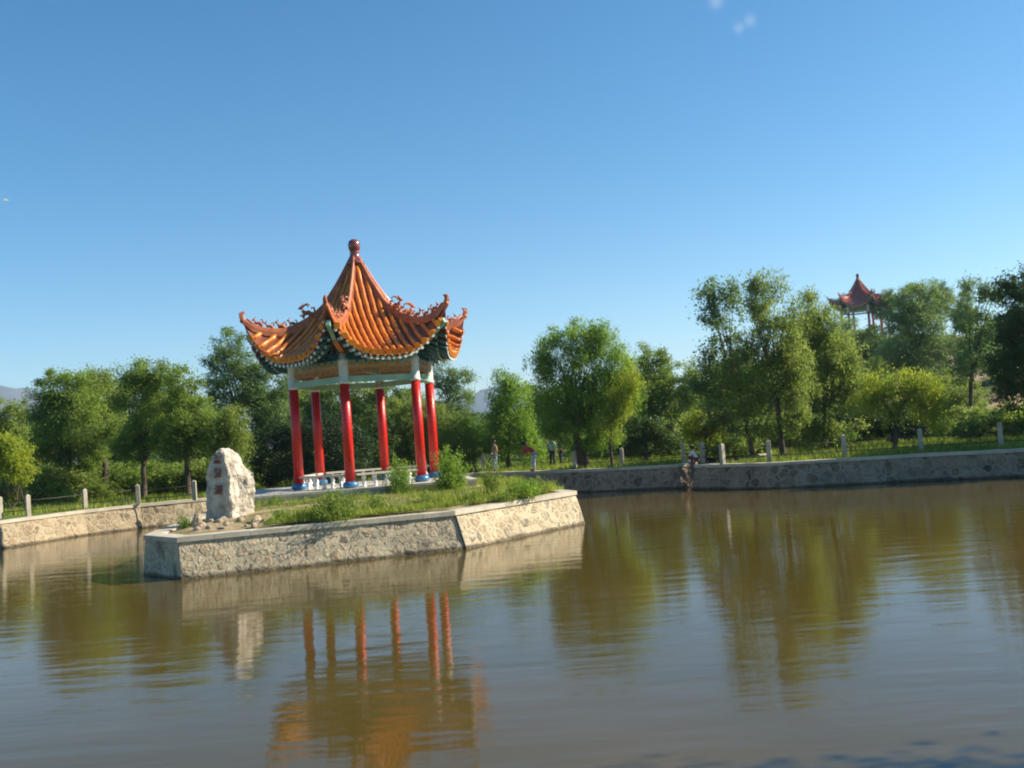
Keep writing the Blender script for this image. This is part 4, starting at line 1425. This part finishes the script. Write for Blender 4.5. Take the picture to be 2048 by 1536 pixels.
# shrubs filling the gaps beneath the bank trees
def shrub_proto(lm, seed, label):
    rnd = random.Random(seed)
    root = empty('shrub', (0, 0, 0))
    lob = []
    for i in range(6):
        a = rnd.uniform(0, 6.3); rr = rnd.uniform(.2, .8)
        lob.append((rr * math.cos(a), rr * math.sin(a), rnd.uniform(.35, 1.1), .6, .6, .5))
    V_, F_, ce = leaf_cloud(lob, seed, .1, .5, 2.6, 0, .3, .45, maxn=9000)
    V_[:, 2] = np.maximum(V_[:, 2], .02)
    link('crown', fast_mesh('crown', V_, F_, [LEAF[lm]]), root)
    mb = MB(); limbs(mb, (0, 0, 0), [tuple(c) for c in ce], .035, (0, 0, .3), seed, nb=8, n_stems=3); mb.build('stems', M['bark'], root)
    tag(root, label, 'shrub', 'low shrubs beneath the bank trees')
    return root


sp = [shrub_proto('mid', 201, ''), shrub_proto('olive', 202, ''), shrub_proto('fresh', 203, '')]
sdesc = ['low mid green shrub', 'low olive shrub', 'low bright green shrub']
sfirst = [True] * 3
rnd = random.Random(8)
spx = [(-20, 50), (50, 56), (90, 48), (120, 58), (155, 54), (190, 50), (225, 60), (250, 54), (310, 52), (335, 60), (360, 50), (400, 54), (430, 50), (470, 52), (100, 66), (180, 68), (300, 68), (390, 66), (40, 66), (240, 70),
       (1075, 58), (1130, 62), (1200, 56), (1235, 60), (1285, 54), (1320, 60), (1360, 52), (1390, 58), (1440, 52), (1465, 48), (1500, 52), (1530, 56), (1590, 50), (1620, 56), (1655, 48), (1580, 62), (1420, 64), (1340, 66), (1170, 68), (1725, 54), (1760, 58), (1830, 54), (1880, 52), (1910, 56), (1990, 52), (2040, 50), (2080, 46), (1260, 70), (1640, 66)]
for i, (px, d) in enumerate(spx):
    kd = rnd.choice([0, 1, 2, 0])
    o = sp[kd] if sfirst[kd] else copy_tree(sp[kd])
    sfirst[kd] = False
    x = at_d(px, 900, d).x
    s_ = rnd.uniform(.8, 1.5)
    o.location = (x, d, ground_z(x, d)); o.scale = (s_ * 1.25, s_ * 1.25, s_); o.rotation_euler = (0, 0, rnd.uniform(0, 6))
    place_label(o, sdesc[kd], px, d); o['group'] = ['mid green', 'olive', 'bright green'][kd] + ' shrubs beneath the bank trees'
finish_labels()
# trees just outside the right edge, shading the right bank
for i, (px, d, s) in enumerate(((2240, 38.5, 1.1), (2330, 41, 1.2), (2210, 43, 1.0), (2420, 38, 1.2))):
    o = copy_tree(protos[3]); x = at_d(px, 900, d).x
    o.location = (x, d, 1.0); o.scale = (s, s, s); o.rotation_euler = (0, 0, 2.1 * i)
    o['label'] = 'dark tree on the right bank just beyond the edge of the view'; o['group'] = 'trees beyond the right edge'
# unseen trees added on the near bank to throw shade on the water
nb_root = empty('added_shade_tree', (9.8, 6.4, 1.0))
for i, (x, y, h_) in enumerate(((10.4, 7.0, 7.2), (13.9, 8.4, 8.6), (13.0, 5.2, 8.6))):
    t_ = nb_root if i == 0 else empty('added_shade_tree', (x, y, 1.0))
    t_.location = (x, y, 1.0)
    rr_ = random.Random(500 + i)
    lob = [(rr_.uniform(-.9, .9), rr_.uniform(-.9, .9), h_ * (.3 + .07 * q_), 1.5 - .07 * q_, 1.5 - .07 * q_, 1.1) for q_ in range(10)]
    V_, F_, ce = leaf_cloud(lob, 500 + i, .14, .6, 3.0, 0, .6, .6, maxn=30000)
    link('crown', fast_mesh('crown', V_, F_, [LEAF['mid']]), t_)
    mb = MB(); limbs(mb, (0, 0, 0), [tuple(c) for c in ce], .16, (0, 0, h_ * .3), 500 + i, nb=12); mb.build('trunk', M['bark'], t_)
    tag(t_, ('unseen tree added to shade the pond, closest to the water', 'tallest unseen tree added to shade the pond', 'unseen tree added to shade the pond, nearest the viewer')[i], 'tree', 'unseen trees added for shade')

# ------------------------------------------------------------------ weeds and grass
def blades(pts, seed, h=(.08, .22), w=.02, lean=.5):
    rs = np.random.RandomState(seed)
    pts = np.asarray(pts)
    n = len(pts)
    hh = rs.uniform(h[0], h[1], n)
    a = rs.uniform(0, 2 * np.pi, n)
    tip = pts + np.stack([np.cos(a) * hh * lean * rs.uniform(0, 1, n), np.sin(a) * hh * lean * rs.uniform(0, 1, n), hh], 1)
    b = rs.uniform(0, 2 * np.pi, n)
    sd = np.stack([np.cos(b), np.sin(b), np.zeros(n)], 1) * w
    V_ = np.stack([pts - sd * .5, pts + sd * .5, tip], 1).reshape(-1, 3)
    return V_, np.arange(n * 3).reshape(-1, 3)


def soil_z(x, y): return 1.12


rs = np.random.RandomState(3)
pts = []
inner = [(p[0] + (-4.8 - p[0]) * .045, p[1] + (32.5 - p[1]) * .045) for p in isl]
fp0 = [tuple(c_ + (c_ - c) .normalized() * .0) for c_ in corn]
cl_c = [(rs.uniform(-10, 2), rs.uniform(24, 41), rs.uniform(.2, .75)) for _ in range(760)]
gh = []
for (cx, cy, cr) in cl_c:
    cr_h = rs.choice([.55, .8, 1.1, 1.8], p=[.3, .35, .23, .12])
    for _ in range(int(420 * cr)):
        x, y = cx + rs.normal() * cr * .5, cy + rs.normal() * cr * .5
        if in_poly(x, y, inner) and not in_poly(x, y, fp0):
            if (y < SB.y + .5 and abs(x - SB.x - .2) < 1.5) or x < SB.x - .8: continue
            # distance to edge governs soil height
            pts.append((x, y, 1.08)); gh.append(cr_h)
pts = pts[:150000]; gh = np.array(gh[:150000])
V_, F_ = blades(pts, 4, (.06, .22), .028, .8)
V_ = V_.reshape(-1, 3, 3); V_[:, 2, :] = V_[:, 0, :] + (V_[:, 2, :] - V_[:, 0, :]) * gh[:, None]; V_ = V_.reshape(-1, 3)
o = link('island_grass', fast_mesh('grass', V_, F_, [LEAF['grass']]))
tag(o, 'tufts of grass covering the island soil', 'grass', kind='stuff')
# grass behind the bank walls
pts = []
for k in range(60000):
    px = rs.uniform(-150, 2200)
    d = 41 + abs(rs.normal()) * 9 if px < 1400 else 36 + abs(rs.normal()) * 9
    x = (px - 1024) / 2000 * d
    if in_poly(x, d, outline): continue
    if min((x - q[0]) ** 2 + (d - q[1]) ** 2 for q in outline) < 0: continue
    pts.append((x, d, 1.0 - .02))
res = []
dense_line = resample([p for p in left_line] + mid_line[1:] + right_line, 0.5)
dl = np.array(dense_line)
P_ = np.array(pts)
keep = np.array([np.min((dl[:, 0] - q[0]) ** 2 + (dl[:, 1] - q[1]) ** 2) > 0.22 for q in P_])
P_ = P_[keep]
V_, F_ = blades(P_, 6, (.08, .3), .045)
o = link('bank_grass', fast_mesh('grass', V_, F_, [LEAF['grass']]))
tag(o, 'rough grass growing on the banks behind the pond walls', 'grass', kind='stuff')


def weed(label, px, py, hpx, wpx, lm, seed, name='weed_plant', z=1.08, leaf=.07, nst=26, upright=.8, cat='plant', lpm=60):
    """a bushy plant: many thin stems from one root, small leaves along them"""
    p = at_z(px, py, z)
    k = p.y / FPX
    H_, W_2 = hpx * k, wpx * k / 2
    rnd = np.random.RandomState(seed)
    root = empty(name, (p.x, p.y, z - .04))
    tag(root, label, cat)
    st = MB()
    P1 = []
    for i in range(nst):
        a = rnd.uniform(0, 6.28); r = W_2 * rnd.uniform(.1, 1)
        h = H_ * (1 - .35 * (r / W_2) ** 2) * rnd.uniform(.35, 1.1)
        a += rnd.uniform(-.3, .3); bx_, by_ = r * .6 * math.cos(a + .4), r * .6 * math.sin(a - .3)
        tip = (r * math.cos(a), r * math.sin(a), h)
        md = (bx_ + (tip[0] - bx_) * .35, by_ + (tip[1] - by_) * .35, h * .55)
        st.tube([(bx_, by_, -.03), md, tip], [.012, .009, .004], 4, cap=False)
        m = int(lpm * (h + .1))
        t = rnd.uniform(.08, 1.05, m)
        A_, B_, C_ = np.array([bx_, by_, 0]), np.array(md), np.array(tip)
        q = ((1 - t) ** 2)[:, None] * A_ + (2 * t * (1 - t))[:, None] * B_ + (t ** 2)[:, None] * C_
        P1.append(q + rnd.normal(size=(m, 3)) * .065)
    pos = np.concatenate(P1); n = len(pos)
    nr_ = rnd.normal(size=(n, 3)); nr_ /= np.linalg.norm(nr_, axis=1)[:, None]
    ax = rnd.normal(size=(n, 3)) * .6 + np.array([0, 0, upright]); ax -= nr_ * (ax * nr_).sum(1)[:, None]; ax /= np.linalg.norm(ax, axis=1)[:, None]
    bx = np.cross(nr_, ax); s = rnd.uniform(.6, 1.4, n)[:, None] * leaf
    q = np.stack([pos - ax * s * .5, pos + bx * s * .2, pos + ax * s * .5, pos - bx * s * .2], 1)
    link('foliage', fast_mesh('foliage', q.reshape(-1, 3), np.arange(n * 4).reshape(-1, 4), [LEAF[lm]]), root)
    st.build('stems', LEAF['olive'], root)
    return root


weed('tall bushy green weed in front of the right pavilion columns', 902, 988, 96, 84, 'fresh', 1, lpm=120, nst=60)
weed('bushy weed standing before the bench, left of the paired right columns', 800, 994, 82, 84, 'fresh', 2, lpm=90, nst=46)
weed('dark low bush close to the wall edge below the front column', 672, 1036, 58, 120, 'mid', 3, lpm=110, nst=56)
weed('tall wispy weed right of the platform corner', 985, 990, 76, 60, 'olive', 4, lpm=70, nst=30)
weed('rounded bright shrub near the right tip of the island', 1048, 992, 36, 76, 'fresh', 5, lpm=120, nst=44)
weed('low spreading weed in the middle of the island front', 752, 1024, 36, 80, 'mid', 6, lpm=80, nst=26)
weed('low weed patch at the foot of the platform right of centre', 850, 1010, 30, 90, 'olive', 7, lpm=80, nst=26)
weed('small weed tuft right of the rubble heap', 560, 1042, 26, 60, 'fresh', 8, lpm=80, nst=22)
weed('small weed tuft left of the inscribed stone', 374, 1052, 22, 44, 'mid', 9, lpm=80, nst=18)
weed('weed clump behind the inscribed stone beside the platform', 545, 1018, 30, 60, 'mid', 10, lpm=80, nst=20)
weed('short olive weed clump between platform corner and island tip', 945, 1002, 24, 60, 'olive', 11, lpm=80, nst=20)
weed('tall grassy weed at the right back of the island', 1080, 985, 34, 40, 'olive', 12, lpm=40, nst=20)
weed('low dark weed clump near the right island tip', 1010, 998, 22, 60, 'mid', 13, lpm=80, nst=20)
weed('weed tuft at the base of the front column platform', 722, 1002, 22, 50, 'olive', 14, lpm=70, nst=16)
weed('broad weed clump at the left front above the wall', 615, 1036, 24, 60, 'fresh', 15, lpm=70, nst=20)

# ------------------------------------------------------------------ people
SK = {
    'skin': mat('skin', (0.36, 0.2, 0.13), 0.6), 'hair': mat('black_hair', (0.012, 0.01, 0.01), 0.5),
    'red': mat('crimson_cloth', (0.5, 0.03, 0.055), 0.8), 'greyblue': mat('pale_grey_blue_cloth', (0.4, 0.46, 0.55), 0.85),
    'mint': mat('pale_green_cloth', (0.3, 0.46, 0.38), 0.85), 'navy': mat('dark_navy_cloth', (0.02, 0.03, 0.05), 0.85),
    'tan': mat('peach_brown_cloth', (0.34, 0.2, 0.12), 0.85), 'white': mat('white_cloth', (0.75, 0.73, 0.68), 0.85), 'maroon': mat('maroon_cloth', (0.16, 0.03, 0.04), 0.8),
    'shoe': mat('dark_red_shoe', (0.2, 0.04, 0.03), 0.6), 'blue': mat('faded_blue_cloth', (0.2, 0.28, 0.4), 0.85),
}


def skin_mesh(name, nodes, edges, m, sub=1):
    """nodes: list of (pos, radius); grows one continuous surface"""
    me = bpy.data.meshes.new(name)
    me.from_pydata([n[0] for n in nodes], edges, [])
    o = bpy.data.objects.new('tmp', me); COL.objects.link(o)
    o.modifiers.new('skin', 'SKIN')
    for i, n in enumerate(nodes):
        sv = me.skin_vertices[0].data[i]
        r = n[1]
        sv.radius = (r, r) if not isinstance(r, tuple) else r
        sv.use_root = (i == 0)
    ss = o.modifiers.new('sub', 'SUBSURF'); ss.levels = sub; ss.render_levels = sub
    dg = bpy.context.evaluated_depsgraph_get()
    out = bpy.data.meshes.new_from_object(o.evaluated_get(dg))
    bpy.data.objects.remove(o)
    out.materials.clear(); out.materials.append(m)
    for p in out.polygons: p.use_smooth = True
    out.name = name
    return out


def person(label, loc, rz, pose, top, legs, shoe, scale=1.0, group=None):
    """pose: joint positions for a 1.68 m adult, x to its right, y forward"""
    root = empty('person', loc, rz, scale)
    tag(root, label, 'person', group)
    J = pose
    n, e = [], []

    def node(p, r):
        n.append((p, r)); return len(n) - 1
    pel = node(J['pelvis'], .12)
    sp = node(J['waist'], .105); ch = node(J['chest'], .13); nk = node(J['neck'], .05); hd0 = node(J['head0'], .06)
    hd1 = node(J['head1'], .092); hd2 = node(J['head2'], .08)
    e += [(pel, sp), (sp, ch), (ch, nk), (nk, hd0), (hd0, hd1), (hd1, hd2)]
    for s in ('l', 'r'):
        sh = node(J['sh' + s], .055); el = node(J['el' + s], .04); wr = node(J['wr' + s], .026); pa = node(J['pa' + s], .032)
        e += [(ch, sh), (sh, el), (el, wr), (wr, pa)]
        P_ = Vector(J['pa' + s]); d = (P_ - Vector(J['wr' + s])).normalized()
        side = d.cross(Vector((0, 0, 1)))
        if side.length < .1: side = Vector((1, 0, 0))
        side.normalize()
        for i in range(4):
            f0 = P_ + d * .035 + side * (.026 - .017 * i)
            f1 = f0 + d * (.055, .065, .06, .045)[i] + Vector((0, 0, -.012))
            a = node(tuple(f0), .009); b_ = node(tuple(f1), .007)
            e += [(pa, a), (a, b_)]
        th = node(tuple(P_ + side * .045 + d * .02), .009); e.append((pa, th))
        hp = node(J['hp' + s], .085); kn = node(J['kn' + s], .055); an = node(J['an' + s], .035); to = node(J['to' + s], .034)
        e += [(pel, hp), (hp, kn), (kn, an), (an, to)]
    body = link('body', skin_mesh('body', n, e, SK['skin']), root)
    # face: nose, ears, eyes, mouth
    h1 = Vector(J['head1']); up = (Vector(J['head2']) - Vector(J['head0'])).normalized(); fw = Vector(J['face']).normalized()
    sd = fw.cross(up).normalized()
    fb = MB()
    fb.tube([h1 + fw * .085 + up * .02, h1 + fw * .112 - up * .02], [.008, .016], 6)
    for s in (-1, 1): fb.ball(tuple(h1 + sd * s * .088), .022, 6, 0, (.6, .8, 1.2))
    fb.build('face_features', SK['skin'], root)
    eb = MB()
    for s in (-1, 1): eb.ball(tuple(h1 + fw * .082 + sd * s * .032 + up * .02), .011, 6)
    eb.tube([h1 + fw * .088 - up * .045 - sd * .02, h1 + fw * .088 - up * .045 + sd * .02], .004, 5)
    eb.build('eyes_and_mouth', SK['hair'], root)
    hb = MB()
    hb.ball(tuple(h1 + up * .045 - fw * .022), .108, 12, 0, (1, 1, .95))
    hb.ball(tuple(h1 + up * .0 - fw * .05), .092, 10)
    hb.build('hair', SK['hair'], root)
    # shirt
    n2, e2 = [], []
    def nd(p, r): n2.append((p, r)); return len(n2) - 1
    a = nd(J['pelvis'], .138); b_ = nd(J['waist'], .13); c_ = nd(J['chest'], .15); d_ = nd(tuple(Vector(J['chest']).lerp(Vector(J['neck']), .7)), .07)
    e2 += [(a, b_), (b_, c_), (c_, d_)]
    for s in ('l', 'r'):
        x = nd(J['sh' + s], .072); y = nd(J['el' + s], .055); z = nd(tuple(Vector(J['el' + s]).lerp(Vector(J['wr' + s]), .5)), .045)
        e2 += [(c_, x), (x, y), (y, z)]
    link('shirt', skin_mesh('shirt', n2, e2, SK[top]), root)
    n3, e3 = [], []
    def nd3(p, r): n3.append((p, r)); return len(n3) - 1
    a = nd3(tuple(Vector(J['pelvis']) + Vector((0, 0, .0))), .13)
    for s in ('l', 'r'):
        x = nd3(J['hp' + s], .1); y = nd3(J['kn' + s], .075); z = nd3(tuple(Vector(J['an' + s]) + Vector((0, 0, .03))), .06)
        e3 += [(a, x), (x, y), (y, z)]
    link('trousers', skin_mesh('trousers', n3, e3, SK[legs]), root)
    sb = MB()
    for s in ('l', 'r'):
        A_, T_ = Vector(J['an' + s]), Vector(J['to' + s])
        sb.tube([A_ + (A_ - T_) * .35 + Vector((0, 0, -.03)), A_.lerp(T_, .3) + Vector((0, 0, -.02)), T_, T_ + (T_ - A_) * .2], [.04, .05, .046, .03], 8)
    sb.build('shoes', SK[shoe], root)
    return root


STAND = dict(pelvis=(0, 0, .9), waist=(0, 0, 1.07), chest=(0, .0, 1.27), neck=(0, 0, 1.42), head0=(0, .01, 1.47), head1=(0, .02, 1.56), head2=(0, .0, 1.62), face=(0, 1, 0),
             shl=(-.17, 0, 1.36), ell=(-.23, -.02, 1.1), wrl=(-.22, .06, .87), pal=(-.21, .09, .8), shr=(.17, 0, 1.36), elr=(.24, 0, 1.1), wrr=(.2, .12, .92), par=(.19, .17, .87),
             hpl=(-.09, 0, .84), knl=(-.1, .02, .48), anl=(-.1, 0, .09), tol=(-.11, .14, .04), hpr=(.09, 0, .84), knr=(.1, .04, .48), anr=(.11, .02, .09), tor=(.12, .16, .04))
LEAN = dict(STAND, pelvis=(0, -.05, .88), waist=(0, .08, 1.0), chest=(0, .26, 1.1), neck=(0, .38, 1.2), head0=(0, .41, 1.24), head1=(0, .46, 1.31), head2=(0, .46, 1.38), face=(0, 1, -.35),
            shl=(-.17, .33, 1.16), ell=(-.2, .4, .9), wrl=(-.16, .62, .84), pal=(-.15, .69, .82), shr=(.17, .33, 1.16), elr=(.2, .42, .9), wrr=(.14, .64, .84), par=(.13, .71, .82),
            hpl=(-.09, -.05, .82), hpr=(.09, -.05, .82), knl=(-.1, .0, .46), knr=(.1, .03, .46))
CROUCH = dict(STAND, pelvis=(0, -.08, .24), waist=(0, .0, .4), chest=(0, .08, .58), neck=(0, .12, .72), head0=(0, .14, .76), head1=(0, .17, .85), head2=(0, .15, .92), face=(0, 1, -.3),
              shl=(-.16, .1, .66), ell=(-.2, .24, .46), wrl=(-.1, .42, .44), pal=(-.08, .49, .43), shr=(.16, .1, .66), elr=(.2, .24, .46), wrr=(.1, .42, .44), par=(.08, .49, .43),
              hpl=(-.1, -.05, .22), knl=(-.16, .32, .46), anl=(-.12, .14, .09), tol=(-.13, .28, .04), hpr=(.1, -.05, .22), knr=(.16, .32, .46), anr=(.12, .14, .09), tor=(.13, .28, .04))


def stand_at(px, d, z=1.0):
    x = at_d(px, 930, d).x
    return (x, d, z)


p = at_z(1069, 942, 1.01)
person('person in a red shirt leaning forward on the far wall', (p.x, p.y + .15, 1.01), math.radians(100), LEAN, 'red', 'greyblue', 'shoe', .97)
person('person in a pale green shirt standing under the large willow', stand_at(1106, 50), math.radians(160), STAND, 'mint', 'navy', 'shoe', .9)
person('black haired person in dark clothes right of the one in pale green', stand_at(1124, 50.5), math.radians(70), STAND, 'navy', 'navy', 'shoe', .9)
person('person in peach top and blue trousers among bushes beside the island', stand_at(991, 50.5), math.radians(120), STAND, 'tan', 'blue', 'shoe', .92)
p = at_z(1391, 928, 1.01)
person('person in white crouching at the end of the right wall beside the inlet', (p.x + .05, p.y + .25, 1.01), math.radians(75), CROUCH, 'white', 'maroon', 'shoe', .8)

# ------------------------------------------------------------------ small things
# floating bottle on the dark water
p = at_z(1276, 979, 0.0)
mb = MB(); mb.tube([(-.12, 0, .02), (-.1, 0, .025), (.05, 0, .03), (.1, 0, .035), (.13, 0, .04), (.17, 0, .042)], [.03, .045, .045, .03, .018, .018], 10)
o = mb.build('bottle', SK['white']); o.location = (p.x, p.y, .01); o.rotation_euler = (0, -.5, .4)
tag(o, 'small white plastic bottle floating before the shaded far wall', 'bottle')
# kite
p = at_d(11, 400, 90)
kt = MB()
kt.add([(-.3, 0, .02), (0, .1, .16), (.32, -.02, -.06), (0, -.16, -.05), (-.3, 0, 0), (0, .1, .14), (.32, -.02, -.08), (0, -.16, -.07)], [(0, 3, 2, 1), (4, 5, 6, 7), (0, 1, 5, 4), (1, 2, 6, 5), (2, 3, 7, 6), (3, 0, 4, 7)])
o = kt.build('kite', mat('pale_yellow_cloth', (0.75, 0.7, 0.3), .7)); o.location = p
tag(o, 'tiny pale yellow kite high in the sky at the left edge', 'kite')

# ------------------------------------------------------------------ air
hz = MB(); hz.box((-200, 1800, 123), (7600, 4300, 254.5))
hm = bpy.data.materials.new('thin_haze'); hm.use_nodes = True
hm.node_tree.nodes.clear()
ho = hm.node_tree.nodes.new('ShaderNodeOutputMaterial'); hv = hm.node_tree.nodes.new('ShaderNodeVolumePrincipled')
hv.inputs['Color'].default_value = (0.62, 0.82, 1.0, 1); hv.inputs['Density'].default_value = 0.0002; hv.inputs['Anisotropy'].default_value = 0.2
hm.node_tree.links.new(hv.outputs[0], ho.inputs['Volume'])
o = hz.build('haze', hm); o['kind'] = 'stuff'
